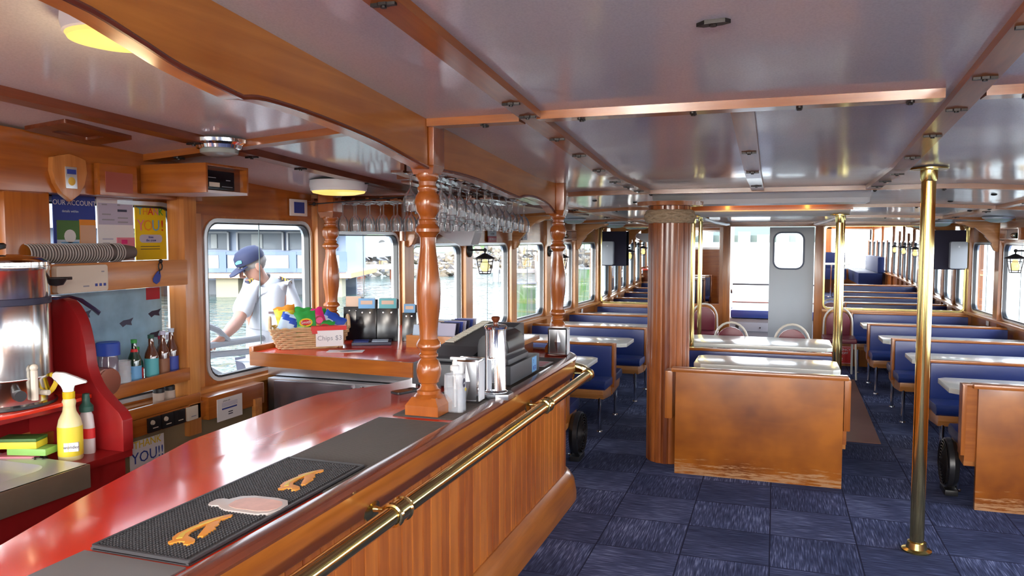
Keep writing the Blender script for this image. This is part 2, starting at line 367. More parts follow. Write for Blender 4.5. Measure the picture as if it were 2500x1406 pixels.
# ceiling
b = MB(); ys = [YB+i*(YF-YB+.2)/44 for i in range(45)]; xs = [-3.2, -2.6, -2.2, -1.8, -1.4, -1.0, 0, 1.2, 1.6, 2.0, 2.5, 3.0]
V = [[b.bm.verts.new((x, y, cz(x, y))) for x in xs] for y in ys]
for i in range(44):
    for j in range(len(xs)-1): b._f([V[i][j], V[i][j+1], V[i+1][j+1], V[i+1][j]])
struct(b.build('ceiling', M['ceil'], ang=60))
# panel joint at the bar's far corner hidden by trims; side walls
PY = [11.16-1.12*i for i in range(16)]
def head(y): return 1.90 if .9 < y < 3.3 else 1.83 if 3.3 < y < 4.45 else (1.77 if 4.4 < y < 5.5 else 1.68)
def sill(y): return 0.90 if y < 5.5 else 0.79
def wallside(sd, name):
    W = wl if sd < 0 else wr
    R = sroot(name)
    ins = -sd    # direction into the room
    def slab(bb, y0, y1, z0a, z1a, t0, t1, z0b=None, z1b=None):
        z0b = z0a if z0b is None else z0b; z1b = z1a if z1b is None else z1b
        xa0, xa1 = W(y0)+ins*t0, W(y0)+ins*t1; xb0, xb1 = W(y1)+ins*t0, W(y1)+ins*t1
        bb.hexa([(xa0, y0, z0a), (xa1, y0, z0a), (xb1, y1, z0b), (xb0, y1, z0b), (xa0, y0, z1a), (xa1, y0, z1a), (xb1, y1, z1b), (xb0, y1, z1b)])
    lp = MB().m(M['woodY']); hd = MB().m(M['woodY']); sl = MB().m(M['paleY']); out = MB().m(M['wpaint'])
    prevs = PY+[YB]
    for i in range(len(PY)):
        y1, y0 = PY[i], (PY[i+1] if i+1 < len(PY) else YB)
        ym = (y0+y1)/2; s_, h_ = sill(ym), head(ym)
        if sd > 0: s_ = .79; h_ = 1.68
        slab(lp, y0, y1, 0, s_-.03, -.05, .0)
        slab(sl, y0, y1, s_-.03, s_, -.06, .07)
        slab(hd, y0, y1, h_, cz(W(y0), y0)+.12, -.05, .0, h_, cz(W(y1), y1)+.12)
        slab(out, y0, y1, h_, 2.5, -.09, -.052); slab(out, y0, y1, -.6, s_-.02, -.09, -.052)
    lp.build('lower_panel', parent=R); sl.build('sill', parent=R); hd.build('header', parent=R)
    o = out.build('outer_skin', parent=R)
    for i, y in enumerate(PY):
        bb = MB(); w = .075
        bb.m(M['paleZ'] if sd < 0 else M['woodZ'])
        zt = cz(W(y), y)+.02 if i % 2 == 0 else head(y)+.01
        slab(bb, y-w, y+w, .0, zt, -.05, .045) if not (sd < 0 and abs(y-3.32) < .05) else slab(bb, y-w, y+w, .0, zt, -.05, .004)
        bb.build('post', parent=R)
    n = 0
    for i in range(len(PY)-1):
        y1, y0 = PY[i]-.075, PY[i+1]+.075; ym = (y0+y1)/2
        if sd < 0 and y1 < 3.2 and y0 > 1.0: pass
        s_, h_ = sill(ym), head(ym)
        if sd > 0: s_, h_ = .79, 1.68
        wn = sroot('window_%d' % (i+1+(20 if sd > 0 else 0)))
        fn = lambda p, q: (W(p[0])+ins*q, p[0], p[1])
        rr = .085
        fr = MB().ring(rrect(y0+.032, s_+.032, y1-.032, h_-.032, rr), rrect(y0+.012, s_+.012, y1-.012, h_-.012, rr+.018), fn, -.055, .012).build('frame', M['alu'], wn)
        MB().ring(rrect(y0+.012, s_+.012, y1-.012, h_-.012, rr+.018), rrect(y0-.002, s_-.002, y1+.002, h_+.002, .003), fn, -.05, .003).build('wooden_surround', M['woodZ'], wn)
        g = MB().ring(rrect(y0+.043, s_+.043, y1-.043, h_-.043, rr-.006), rrect(y0+.034, s_+.034, y1-.034, h_-.034, rr), fn, -.03, .006).build('gasket', M['black'], wn)
        p = MB().poly([fn(q, -.02) for q in ((y0+.03, s_+.03), (y1-.03, s_+.03), (y1-.03, h_-.03), (y0+.03, h_-.03))]).build('pane', M['pane'], wn)
        mid = MB(); yy = ym
        slab(mid, yy-.002, yy+.002, s_+.03, h_-.03, -.022, -.017); mid.build('sliding_pane_edge', flat('pane_edge', (0.06, .10, .11), .3), wn)
    # corbel brackets on every second post
    for k, y in enumerate((10.04, 7.8, 5.56)):
        if sd > 0 and y < 6: continue
        zt = cz(W(y)+ins*.3, y)-.012; x0 = W(y)+ins*.03
        P = [(0, 0), (.44, 0), (.44, -.02), (.40, -.035), (.36, -.035), (.27, -.075), (.25, -.07), (.15, -.15), (.145, -.17), (.075, -.25), (.08, -.27), (.05, -.33), (.025, -.345), (0, -.36)]
        bb = MB().prism([(x0+ins*p[0], zt+p[1]) for p in P], 'y', y-.028, y+.028, .004)
        bb.build('corbel', M['paleX'], R)
    return R
WL = wallside(-1, 'wall_left'); WR = wallside(1, 'wall_right')

# ------------------------------------------------------------------ bulkhead ahead with door and mirrors
Yb = 11.2
R = sroot('wall_front'); b = MB().m(M['woodZ'])
b.box(-2.6, Yb, 0, -1.17, Yb+.05, 2.1); b.box(-1.17, Yb, 0, -.60, Yb+.05, .79); b.box(-1.17, Yb, 1.875, -.60, Yb+.05, 2.1); b.box(-.745, Yb, .79, -.60, Yb+.05, 1.875); b.box(.50, Yb, 0, 2.5, Yb+.05, 2.1); b.box(-.60, Yb, 1.88, .50, Yb+.05, 2.1); b.build('bulkhead_panel', parent=R)
b = MB().m(M['woodZ']); b.box(-.70, Yb-.05, 0, -.60, Yb+.07, 1.9, .006); b.box(.50, Yb-.05, 0, .60, Yb+.07, 1.9, .006); b.build('door_jamb', parent=R)
MB().box(-2.55, Yb-.06, 1.88, 2.45, Yb, 1.925, .006).build('bulkhead_beam', M['woodX'], R)
for sx0, sx1, nm in ((-2.42, -1.20, 'l'), (.63, 2.28, 'r')):
    t = thing('wall_mirror', 'large brass-edged mirror on the bulkhead %s of the open door' % ('left' if nm == 'l' else 'right'), 'mirror', ((sx0+sx1)/2, Yb-.01, .78))
    P = rrect(sx0, .79, sx1, 1.875, .05)
    MB().poly([(p[0], Yb-.014, p[1]) for p in P]).build('mirror_glass', M['mirror'], t)
    fn = lambda p, q: (p[0], Yb+q, p[1])
    MB().ring(P, rrect(sx0-.022, .768, sx1+.022, 1.897, .06), fn, -.028, -.002).build('brass_frame', M['obrass'], t)
    MB().box(sx0-.03, Yb-.10, .735, sx1+.03, Yb-.001, .765, .006).build('shelf_rail', M['paleX'], t)
D = sroot('door_1', (-.08, Yb+.02, 0))
fn = lambda p, q: (p[0], Yb+.01+q, p[1])
di = rrect(-.03, 1.30, .36, 1.80, .10)
b = MB().ring(di, rrect(-.084, .05, .49, 1.87, .004), fn, 0, .035); b.build('door_panel', M['doorgrey'], D)
MB().ring(rrect(-.018, 1.312, .348, 1.788, .09), rrect(-.04, 1.29, .37, 1.81, .11), fn, -.012, .04).build('window_gasket', flat('gasket_blue', (.02, .04, .09), .4), D)
MB().poly([(p[0], Yb+.028, p[1]) for p in di]).build('pane', M['pane'], D)
b = MB(); b.box(-.59, Yb+.0, .95, -.565, Yb-.02, 1.04, .004); b.cyl((-.578, Yb-.02, 1.0), (-.578, Yb-.05, 1.0), .008); b.build('latch', M['chrome'], D)
# bulkhead behind the camera (seen in the mirrors)
R = sroot('wall_back'); b = MB().m(M['woodZ'])
b.box(-3.2, YB-.06, 0, 3.2, YB, .75); b.box(-3.2, YB-.06, 2.05, 3.2, YB, 2.5)
for x in (-3.1, -1.6, 0, 1.6, 3.1): b.box(x-.08, YB-.06, .7, x+.08, YB, 2.1)
b.build('stern_panel', parent=R)
for i, (x0, x1) in enumerate(((-3.02, -1.68), (-1.52, -.08), (.08, 1.52), (1.68, 3.02))):
    w = sroot('window_%d' % (50+i)); fn = lambda p, q: (p[0], YB-.03+q, p[1])
    MB().ring(rrect(x0+.04, .79, x1-.04, 2.01, .09), rrect(x0, .75, x1, 2.05, .004), fn, -.02, .04).build('frame', M['alu'], w)
    MB().poly([(x0+.03, YB-.03, .78), (x1-.03, YB-.03, .78), (x1-.03, YB-.03, 2.02), (x0+.03, YB-.03, 2.02)]).build('pane', M['pane'], w)

# ------------------------------------------------------------------ ceiling trims with cabin latches
TN = [0]
def latch(x, y, z, par, along):
    b = MB(); l, w = .034, .011
    d = (l, w) if along == 'x' else (w, l)
    b.prism([(x+p[0]*d[0], y+p[1]*d[1]) for p in ((-1, -.6), (-.4, -.7), (-.3, -1), (.3, -1), (.4, -.7), (1, -.6), (1, .6), (.4, .7), (.3, 1), (-.3, 1), (-.4, .7), (-1, .6))], 'z', z-.007, z+.002)
    b.cyl((x, y, z-.012), (x, y, z), .008, n=8)
    b.build('latch', M['iron'], par)
def trim(p0, p1, w, h, latches=(), mat=None, sub=8):
    TN[0] += 1
    (xa, ya), (xb, yb) = p0, p1; along = 'y' if abs(yb-ya) > abs(xb-xa) else 'x'
    b = MB().m(mat or M['wood'+along.upper()])
    pts = [(xa+(xb-xa)*i/sub, ya+(yb-ya)*i/sub) for i in range(sub+1)]
    for (x0, y0), (x1, y1) in zip(pts, pts[1:]):
        z0, z1 = cz(x0, y0), cz(x1, y1)
        if along == 'y': q = [(x0-w/2, y0), (x0+w/2, y0), (x1+w/2, y1), (x1-w/2, y1)]; zz = (z0, z0, z1, z1)
        else: q = [(x0, y0-w/2), (x1, y1-w/2), (x1, y1+w/2), (x0, y0+w/2)]; zz = (z0, z1, z1, z0)
        b.hexa([(*q[i], zz[i]-h) for i in range(4)]+[(*q[i], zz[i]+.015) for i in range(4)])
    o = struct(b.build('trim_%d' % TN[0]))
    for t in latches:
        x, y = xa+(xb-xa)*t, ya+(yb-ya)*t
        latch(x, y, cz(x, y)-h, o, 'x' if along == 'y' else 'y')
    return o
def fr(y, a, b_): return (y-a)/(b_-a)
trim((-.95, -5), (-.93, 5.75), .085, .028, [fr(y, -5, 5.75) for y in (.5, 1.75, 2.72, 2.92, 3.35, 3.75, 4.2, 4.65, 5.1, 5.5)])
trim((.57, -5), (.61, 5.75), .085, .028, [fr(y, -5, 5.75) for y in (1.0, 1.6, 1.75, 2.3, 2.75, 3.15, 3.6, 4.1, 4.6, 5.1, 5.5)])
trim((-1.40, 3.02), (-.99, 3.02), .085, .028, [.6])
trim((-.91, 3.0), (.53, 3.0), .085, .028, [.12, .42, .68, .93])
trim((.65, 3.0), (2.78, 3.0), .085, .028, [.06, .5])
trim((-2.33, 2.95), (-1.46, 2.95), .08, .028, [.85])
trim((-2.9, 2.95), (-2.43, 2.95), .08, .028, [.5])
trim((-2.63, .3), (-1.92, 8), .085, .03, [fr(y, .3, 8) for y in (1.6, 2.75, 3.1, 3.45, 4.0, 4.6)], M['darkY'], 16)
trim((-.13, 3.05), (-.13, 5.72), .085, .024, [.3, .52, .85])
trim((-2.62, 5.8), (2.62, 5.8), .085, .03, [.1, .2, .33, .62, .7, .8, .9], None, 14)
for y in (7.55, 9.35): trim((wl(y)+.1, y), (-.75, y), .07, .028, [.3, .6]); trim((.6, y), (wr(y)-.1, y), .07, .028, [.3, .6])
trim((wl(10.9)+.05, 11.0), (wr(10.9)-.05, 11.0), .07, .028)
trim((-1.85, 5.85), (-1.7, 11), .07, .024, [.25, .5, .75]); trim((1.85, 5.85), (1.65, 11), .07, .024, [.2, .4, .6, .8])
for y in (-1.5, ): trim((-3, y), (3, y), .085, .028, [])
b = MB(); x, y = -.17, 2.15; z = cz(x, y)
b.prism([(x+p[0]*.045, y+p[1]*.02) for p in ((-1, .3), (-.6, 1), (.5, .6), (1, -.2), (.7, -1), (-.5, -.7))], 'z', z-.01, z+.001); b.cyl((x, y, z-.014), (x, y, z), .01, n=8)
solo(b, 'ceiling_catch', M['iron'], 'dark metal catch alone in the middle of the big grey ceiling panel', 'latch', (x, y, z))
for (x, y) in ((-1.5, 6.6), (-1.2, 6.9), (1.5, 6.5), (1.35, 7.2), (1.7, 8.2)):
    z = cz(x, y); b = MB().ball((x, y, z-.004), (.022, .012, .008), 10, 6); o = solo(b, 'ceiling_stud', M['iron'], 'small dark stud on the grey forward ceiling panel', 'stud', (x, y, z), 'dark studs on the forward ceiling panels')

# ------------------------------------------------------------------ white canopy box over the centre table, with the warm lit recess
t = thing('overhead_canopy', 'white stepped canopy box under the ceiling above the centre tables', 'canopy', (-.1, 6.5, 1.9))
b = MB().m(M['wpaint']); b.prism([(5.9, 2.10), (5.9, 2.036), (5.93, 2.028), (5.955, 2.003), (5.97, 2.0), (6.0, 1.967), (6.30, 1.965), (6.30, 2.10)], 'x', -.90, .62); b.build('front_fascia', parent=t)
MB().m(M['woodX']).box(-.74, 6.99, 1.95, .60, 7.03, 2.06).build('wooden_board', parent=t)
MB().m(M['wpaint']).prism([(7.0, 1.965), (6.98, 1.945), (7.06, 1.913), (7.6, 1.913), (7.6, 1.965)], 'x', -.72, .58).build('rear_fascia', parent=t)
MB().box(-.5, 6.96, 2.02, .4, 6.985, 2.03).build('strip_light', pm('amber_strip', (1, .6, .2), emit=(1, .5, .08), es=1.0), t)
for x0 in (-.68, .54):     # curved white conduit
    s = -1 if x0 < 0 else 1
    pts = [(x0+s*-.02, 7.6, 1.90), (x0-s*.06, 8.6, 1.885), (x0-s*.10, 9.8, 1.885), (x0-s*.06, 11.1, 1.915)]
    solo(MB().tube(pts, .016, 8), 'curved_conduit', M['wpaint'], 'white curved conduit under the ceiling running to the %s door jamb' % ('left' if s < 0 else 'right'), 'pipe', pts[0])

# ------------------------------------------------------------------ booth benches
def bench_cushion(b, x0, x1, y0, y1, z0, z1, nose):
    # thick vinyl seat cushion: rounded front edge at y = nose side
    s = 1 if nose > 0 else -1
    ya, yf = (y0, y1) if s > 0 else (y1, y0)
    P = [(ya, z0), (yf-s*.03, z0), (yf-s*.005, z0+.02), (yf, z0+.045), (yf-s*.012, z1-.02), (yf-s*.05, z1), (ya, z1-.012)]
    b.prism(P, 'x', x0, x1, .014)
def bench(label, x, y, L, sx, front=True, rear=True, panel=None, ht=.745, group='booth benches'):
    t = thing('booth_bench', label, 'bench', (x, y, 0), group)
    X = lambda u: x+sx*u
    def bx(b, u0, u1, y0, y1, z0, z1, bev=0): a, c = sorted((X(u0), X(u1))); b.box(a, y+y0, z0, c, y+y1, z1, bev); return b
    bx(MB().m(M['woodX']), -.012, L, -.028, .028, ht-.02, ht, .005).build('top_rail', parent=t)
    b = MB().m(M['woodZ']); bx(b, -.012, .014, -.042 if panel else -.05, .05, .34, ht-.004, .006); b.build('end_cap', parent=t)
    bx(MB().m(M['woodX']), .014, L, -.018, .018, .30, ht-.02).build('back_board', parent=t)
    for s, on in ((-1, front), (1, rear)):
        if not on: continue
        a, c = sorted((s*.018, s*.062))
        bx(MB().m(M['blue'] if s < 0 else M['navy']), .014, L, a, c, .42, ht-.021, .012).build('backrest', parent=t)  # far side takes the blue darkened for shade
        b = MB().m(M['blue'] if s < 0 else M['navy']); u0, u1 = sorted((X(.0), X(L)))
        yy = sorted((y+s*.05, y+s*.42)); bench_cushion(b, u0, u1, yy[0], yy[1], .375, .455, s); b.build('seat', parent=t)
        b = MB().m(M['paleX']); a, c = sorted((s*.02, s*.385))
        P = [(y+s*.02, .36), (y+s*.385, .375), (y+s*.385, .335), (y+s*.36, .29), (y+s*.02, .26)]
        u0, u1 = sorted((X(.02), X(L))); b.prism(P, 'x', u0, u1, .003); b.build('seat_apron', parent=t)
        for u in (.055, L-.12):
            b = MB(); px, py = X(u), y+s*.35
            b.lathe([(0, 0), (.028, 0), (.026, .008), (.016, .012), (.016, .30), (0, .30)], (px, py, 0), 14); b.build('leg', M['chrome'], t)
    if panel:
        u0, u1, zt = panel
        b = MB().m(M['panel']); a, c = sorted((X(u0), X(u1))); b.box(a, y-.048, 0, c, y-.012, zt-.028, .004); b.build('back_panel', parent=t)
        b = MB().m(M['woodX']); b.box(a-.03, y-.062, zt-.03, c+.03, y+.03, zt, .010); b.build('capping_rail', parent=t)
        
    return t
R_Y = [6.86, 8.25, 9.62, 11.05]; R_X = [1.165, 1.095, 1.02, .965]
L_Y = [6.99, 8.37, 9.75, 11.08]; L_X = [-1.395, -1.32, -1.25, -1.17]
ordn = ['nearest', 'second', 'third', 'last']
for i in range(4):
    L = wr(R_Y[i])-.05-R_X[i]
    bench('blue vinyl booth bench on the right side, %s one beyond the tall wooden end panel' % ordn[i] if i < 3 else 'blue vinyl booth bench on the right against the mirror bulkhead', R_X[i], R_Y[i], L, 1, rear=i < 3)
    L = L_X[i]-(wl(L_Y[i])+.05)
    bench('blue vinyl booth bench on the left side, %s one beyond the end of the bar' % ordn[i] if i < 3 else 'blue vinyl booth bench on the left against the mirror bulkhead', L_X[i], L_Y[i], L, -1, rear=i < 3)
bench('booth bench at the right edge backed by a tall orange wooden panel', 1.14, 5.49, wr(5.49)-.05-1.14, 1, front=False, panel=(.075, wr(5.49)-.05-1.14, .80), ht=.795)
bench('booth bench just behind the end of the bar, mostly hidden by it', -1.45, 5.49, -1.45-(wl(5.49)+.05), -1, front=False, panel=(.075, 1.25, .78), ht=.775)
# centre benches
t = bench('centre bench with a large blotchy orange wooden back panel facing the camera', -.555, 5.66, 1.035, 1, front=False, panel=(-.115, 1.01, .775), ht=.765)
b = MB().m(M['woodZ']); b.box(.458, 5.61, .40, .50, 5.75, .75, .008); b.box(-.745, 5.61, .40, -.69, 5.75, .75, .008); b.build('side_flap', parent=t)
bench('double-sided centre bench between the two white centre tables', -.72, 6.92, 1.18, 1, ht=.75)

# ------------------------------------------------------------------ tables
def table(label, x0, x1, yc, z, w=.5, sx=0, legs=1, group='white topped booth tables'):
    t = thing('booth_table', label, 'table', ((x0+x1)/2, yc, 0), group)
    a, c = yc-w/2, yc+w/2; k = .055
    if sx > 0: P = [(x0+k, a), (x1, a), (x1, c), (x0+k, c), (x0, c-k), (x0, a+k)]
    elif sx < 0: P = [(x0, a), (x1-k, a), (x1, a+k), (x1, c-k), (x1-k, c), (x0, c)]
    else: P = [(x0+k, a), (x1-k, a), (x1, a+k), (x1, c-k), (x1-k, c), (x0+k, c), (x0, c-k), (x0, a+k)]
    MB().m(M['white']).prism(P, 'z', z-.036, z, .004).build('tabletop', parent=t, ang=22)
    for u in ([.5] if legs == 1 else [.25, .75]):
        u = {1: .7, -1: .3}.get(sx, u); px = x0+(x1-x0)*u
        MB().lathe([(0, 0), (.14, 0), (.135, .012), (.03, .025), (.025, z-.05), (.09, z-.036), (0, z-.034)], (px, yc, 0), 20).build('pedestal', M['chrome'], t)
    return t
for i, (x, y) in enumerate(((1.15, 6.15), (1.12, 7.48), (1.05, 8.80), (1.0, 10.15))):
    table('white table on the right side, %s from the tall end panel' % ['first', 'second', 'third', 'fourth'][i], x, wr(y)-.06, y, .68, sx=1)
for i, (x, y) in enumerate(((-1.44, 6.30), (-1.37, 7.69), (-1.30, 9.05), (-1.22, 10.4))):
    table('white table on the left side, %s beyond the bar end' % ['first', 'second', 'third', 'fourth'][i], wl(y)+.06, x, y, .68, sx=-1)
table('white centre table right behind the big blotchy wooden panel', -.59, .47, 6.31, .742, .5, 0, 2)
table('white centre table farther back, in front of two chair backs', -.77, .50, 7.62, .742, .66, 0, 2)

# ------------------------------------------------------------------ stacking chairs
def chair(label, x, y, rz, group='maroon stacking chairs'):
    t = thing('stacking_chair', label, 'chair', (0, 0, 0), group)
    P = []
    for k in range(13):
        a = PI*k/12; P.append((.165*math.cos(a), .20, .66+.19*math.sin(a)))
    legs = [(.175, .235, .0), (.17, .205, .45)]+P+[(-.17, .205, .45), (-.175, .235, .0)]
    MB().tube(legs, .012, 8).build('back_frame', M['cream'], t)
    for s in (-1, 1): MB().tube([(s*.19, -.21, 0), (s*.175, -.17, .43), (s*.172, .2, .44)], .011, 8).build('leg', M['cream'], t)
    MB().m(M['maroon']).box(-.19, -.22, .44, .19, .19, .50, .022, 3).build('seat', parent=t)
    Q = [(-.135, .50), (.135, .50), (.14, .66)]+[(.14*math.cos(PI*k/10), .66+.145*math.sin(PI*k/10)) for k in range(1, 10)]+[(-.14, .66)]
    MB().m(M['maroon']).prism(Q, 'y', .165, .215, .012).build('backrest', parent=t)
    for c in t.children: pass
    t.location = (x, y, 0); t.rotation_euler = (0, 0, rz)
    return t
chair('maroon stacking chair with cream arched frame by the left mirror', -.885, 10.3, 0)
chair('maroon stacking chair with cream arched frame behind the right-hand brass poles', .76, 10.3, 0)
chair('maroon chair behind the rear centre table, the one in front of the open doorway', -.42, 8.0, 0)
chair('maroon chair behind the rear centre table, the one in front of the grey door', .17, 8.0, 0)

# ------------------------------------------------------------------ brass poles
def pole(label, x, y, r, zt):
    t = thing('brass_pole', label, 'pole', (x, y, 0))
    MB().cyl((x, y, .01), (x, y, zt), r, n=24).build('shaft', M['brass'], t)
    MB().lathe([(0, 0), (r*2.1, 0), (r*2.1, .008), (r*1.5, .016), (r*1.3, .05), (r*1.02, .052)], (x, y, 0), 24).build('foot_flange', M['obrass'], t)
    MB().lathe([(r*1.02, zt-.07), (r*1.15, zt-.06), (r*1.2, zt-.012), (r*2.6, zt-.008), (r*2.6, zt), (0, zt)], (x, y, 0), 24).build('ceiling_flange', M['obrass'], t)
    return t
pole('tall brass pole standing alone in the aisle on the right', .762, 4.62, .036, cz(.76, 4.62))
pole('brass pole at the left end of the centre bench, beside the thick wooden mast', -.71, 7.08, .025, 1.913)
pole('brass pole at the right end of the centre bench', .505, 7.08, .030, 1.913)
pole('thin brass pole near the left mirror, behind the mast', -.815, 9.0, .024, cz(-.8, 9))
pole('thin brass pole near the right mirror, behind the thicker pole', .675, 9.0, .024, cz(.67, 9))

# ------------------------------------------------------------------ mast
t = thing('wooden_mast', 'thick round wooden mast built of varnished staves', 'mast', (-.772, 5.98, 0))
b = MB().m(M['stave']); N = 18; r = .158
for k in range(N):
    a0, a1 = 2*PI*k/N+.006, 2*PI*(k+1)/N-.006; am = (a0+a1)/2
    rr = r+random.uniform(-.003, .003)
    P = [(-.772+rad_*math.cos(a), 5.98+rad_*math.sin(a)) for rad_, a in ((r-.03, a0), (rr-.002, a0), (rr, a0+.03), (rr+.003, am), (rr, a1-.03), (rr-.002, a1), (r-.03, a1))]
    b.prism(P, 'z', 0, 1.99)
b.build('staves', parent=t)
MB().cyl((-.772, 5.98, .0), (-.772, 5.98, 1.95), r-.01, n=24).build('core', M['darkZ'], t)
MB().m(M['woodX']).lathe([(.17, 1.955), (.245, 1.955), (.25, 1.985), (.17, 1.99)], (-.772, 5.98, 0), 24).build('top_plate', parent=t)
rt = thing('rope_turks_head', 'braided manila rope collar around the top of the wooden mast', 'rope', (-.772, 5.98, 1.86))
b = MB()
for s in range(3):
    pts = []
    for k in range(150):
        a = 2*PI*2*k/150; ph = a*1.5+2*PI*s/3
        pts.append((-.772+(.172+.008*math.cos(2*ph))*math.cos(a), 5.98+(.172+.008*math.cos(2*ph))*math.sin(a), 1.875+.036*math.sin(ph)))
    b.tube(pts, .0165, 8, closed=True)
b.build('braid', M['rope'], rt)

# ------------------------------------------------------------------ floor fans below the end benches
def fan(label, x, y, s):
    t = thing('floor_fan', label, 'fan', (x, y, .2))
    rot = Matrix.Rotation(PI/2, 4, 'Y')
    mt = Matrix.Translation((x, y, .205)) @ rot
    MB().lathe([(0, -.03*s), (.15, -.03*s), (.168, 0), (.165, .03*s), (.15, .035*s)], (0, 0, 0), 28, mt).build('housing', M['black'], t)
    b = MB()
    for r in (.03, .05, .07, .09, .11, .13, .15):
        b.tube([(x+s*(.042+.02*(1-r/.16)), y+r*math.cos(2*PI*k/28), .205+r*math.sin(2*PI*k/28)) for k in range(28)], .0035, 5, closed=True)
    for k in range(8):
        a = 2*PI*k/8; b.tube([(x+s*.062, y, .205), (x+s*.036, y+.155*math.cos(a), .205+.155*math.sin(a))], .003, 5)
    b.build('grille', M['iron'], t)
    b = MB()
    for k in range(4):
        a = 2*PI*k/4; b.poly([(x+s*.01, y+.02*math.cos(a), .205+.02*math.sin(a)), (x+s*.0, y+.13*math.cos(a-.35), .205+.13*math.sin(a-.35)), (x+s*.03, y+.13*math.cos(a+.35), .205+.13*math.sin(a+.35))])
    b.build('blades', M['char'], t)
    MB().m(M['black']).box(x-.04, y-.09, 0, x+.04, y+.09, .04, .01).build('foot', parent=t)
fan('round black ribbed floor fan on the aisle side of the right-hand wooden panel', 1.135, 5.775, -1)
fan('round black floor fan beside the far end of the bar', -1.43, 5.74, 1)

# ------------------------------------------------------------------ lanterns
def lantern(label, x, y, z, s):
    t = thing('wall_lantern', label, 'lantern', (x, y, z), 'wall lanterns between the windows')
    rot = Matrix.Translation((x, y, z)) @ Matrix.Rotation(PI/2*s, 4, 'Y')
    MB().lathe([(0, -.01), (.062, -.01), (.065, .008), (.04, .02), (0, .022)], (0, 0, 0), 20, Matrix.Translation((x, y, z)) @ Matrix.Rotation(PI/2*s, 4, 'Y')).build('wall_plate', M['iron'], t)
    cx = x+s*.155
    b = MB(); b.tube([(x, y, z), (x+s*.05, y, z+.004), (cx, y, z+.004), (cx, y, z-.03)], .009, 8); b.ball((cx, y, z+.004), .018, 10, 8); b.build('arm', M['iron'], t)
    b = MB(); b.lathe([(0, z-.025), (.022, z-.03), (.05, z-.045), (.098, z-.068), (.1, z-.074), (.055, z-.07), (0, z-.07)], (cx, y, 0), 8); b.build('hood', M['iron'], t)
    b = MB(); zt, zb = z-.075, z-.215
    for k in range(4):
        a = PI/4+PI/2*k; a2 = a+PI/2
        p = lambda r, an, zz: (cx+r*math.cos(an), y+r*math.sin(an), zz)
        b.tube([p(.085, a, zt), p(.055, a, zb)], .0042, 6)
        b.tube([p(.055, a, zb), p(.055, a2, zb)], .0045, 6); b.tube([p(.085, a, zt), p(.085, a2, zt)], .004, 6); b.tube([p(.079, a, zt-.03), p(.079, a2, zt-.03)], .0032, 6); b.tube([p(.06, a, zb+.022), p(.06, a2, zb+.022)], .0032, 6)
    b.build('cage', M['iron'], t)
    MB().lathe([(0, z-.20), (.022, z-.196), (.04, z-.175), (.044, z-.15), (.036, z-.125), (.026, z-.105), (.024, z-.085), (0, z-.08)], (cx, y, 0), 16).build('bulb', M['bulb'], t)
    return t
lantern('black wall lantern with a warm bulb, nearest on the left window posts', wl(6.68)+.046, 6.68, 1.60, 1)
lantern('black wall lantern partly hidden behind the far turned column', wl(8.92)+.046, 8.92, 1.56, 1)
lantern('black wall lantern cut by the right edge of the photo', wr(8.95)-.046, 8.95, 1.585, -1)
for y in (6.68, 4.44, 2.2): lantern('black wall lantern on the right side %s' % {6.68: 'ahead of the lone brass pole', 4.44: 'level with the lone brass pole', 2.2: 'beside the camera'}[y], wr(y)-.046, y, 1.60, -1)
lantern('black wall lantern behind the bar', wl(1.08)+.046, 1.08, 1.62, 1)

# ------------------------------------------------------------------ speakers on flock boards
for sd, x0, x1, kx in ((-1, -2.40, -2.05, -2.385), (1, 1.90, 2.27, 2.08)):
    side = 'left' if sd < 0 else 'right'
    t = thing('speaker_board', 'dark flocked board hung on the bulkhead at the far %s, carrying a speaker' % side, 'board', ((x0+x1)/2, 11.08, 1.32))
    MB().m(M['board']).box(x0, 11.07, 1.32, x1, 11.10, 1.82, .003).build('board', parent=t)
    t = thing('wall_speaker', 'pale grey rounded wall speaker on the dark board at the far %s' % side, 'speaker', (kx+.09, 11.0, 1.33))
    w = .165 if sd < 0 else .19
    fn = None
    P = rrect(kx, 1.335, kx+w, 1.675, .022)
    MB().m(M['spk']).prism(P, 'y', 10.97, 11.07, .006).build('cabinet', parent=t)
    MB().prism(rrect(kx+w/2-.009, 1.60, kx+w/2+.009, 1.622, .003), 'y', 10.967, 10.97).build('badge', M['paper'], t)
# white wall unit hanging left
t = thing('wall_air_unit', 'white faceted unit hanging from the header above the left windows', 'unit', (-2.6, 6.2, 1.65))
P = [(-2.79, 1.83), (-2.44, 1.83), (-2.44, 1.76), (-2.475, 1.655), (-2.57, 1.645), (-2.68, 1.695), (-2.79, 1.76)]
MB().m(M['wpaint']).prism(P, 'y', 6.14, 6.32, .008).build('casing', parent=t)
MB().prism(rrect(-2.72, 1.755, -2.655, 1.80, .008), 'y', 6.137, 6.14).build('badge', flat('badge', (.6, .62, .66)), t)
text('S', .025, M['ink'], t, (-2.69, 6.1365, 1.777), (1, 0, 0), (0, 0, 1), 'badge_mark')
# dome lights (frosted, unlit)
for i, (x, y, l) in enumerate(((-2.25, 8.8, 'above the left windows, the nearer of two'), (-2.1, 10.5, 'above the left windows, the one by the dark speaker board'), (2.15, 9.1, 'near the right-hand lantern'), (1.88, 10.6, 'near the right-hand dark speaker board'))):
    z = cz(x, y); t = thing('dome_light', 'unlit frosted dome light '+l, 'light', (x, y, z), 'frosted ceiling dome lights')
    MB().lathe([(.145, z), (.15, z-.008), (.14, z-.02), (.125, z-.024)], (x, y, 0), 24).build('rim', M['alu'], t)
    MB().lathe([(.13, z-.018), (.115, z-.04), (.07, z-.058), (0, z-.064)], (x, y, 0), 24).build('glass_bowl', M['frost'], t)
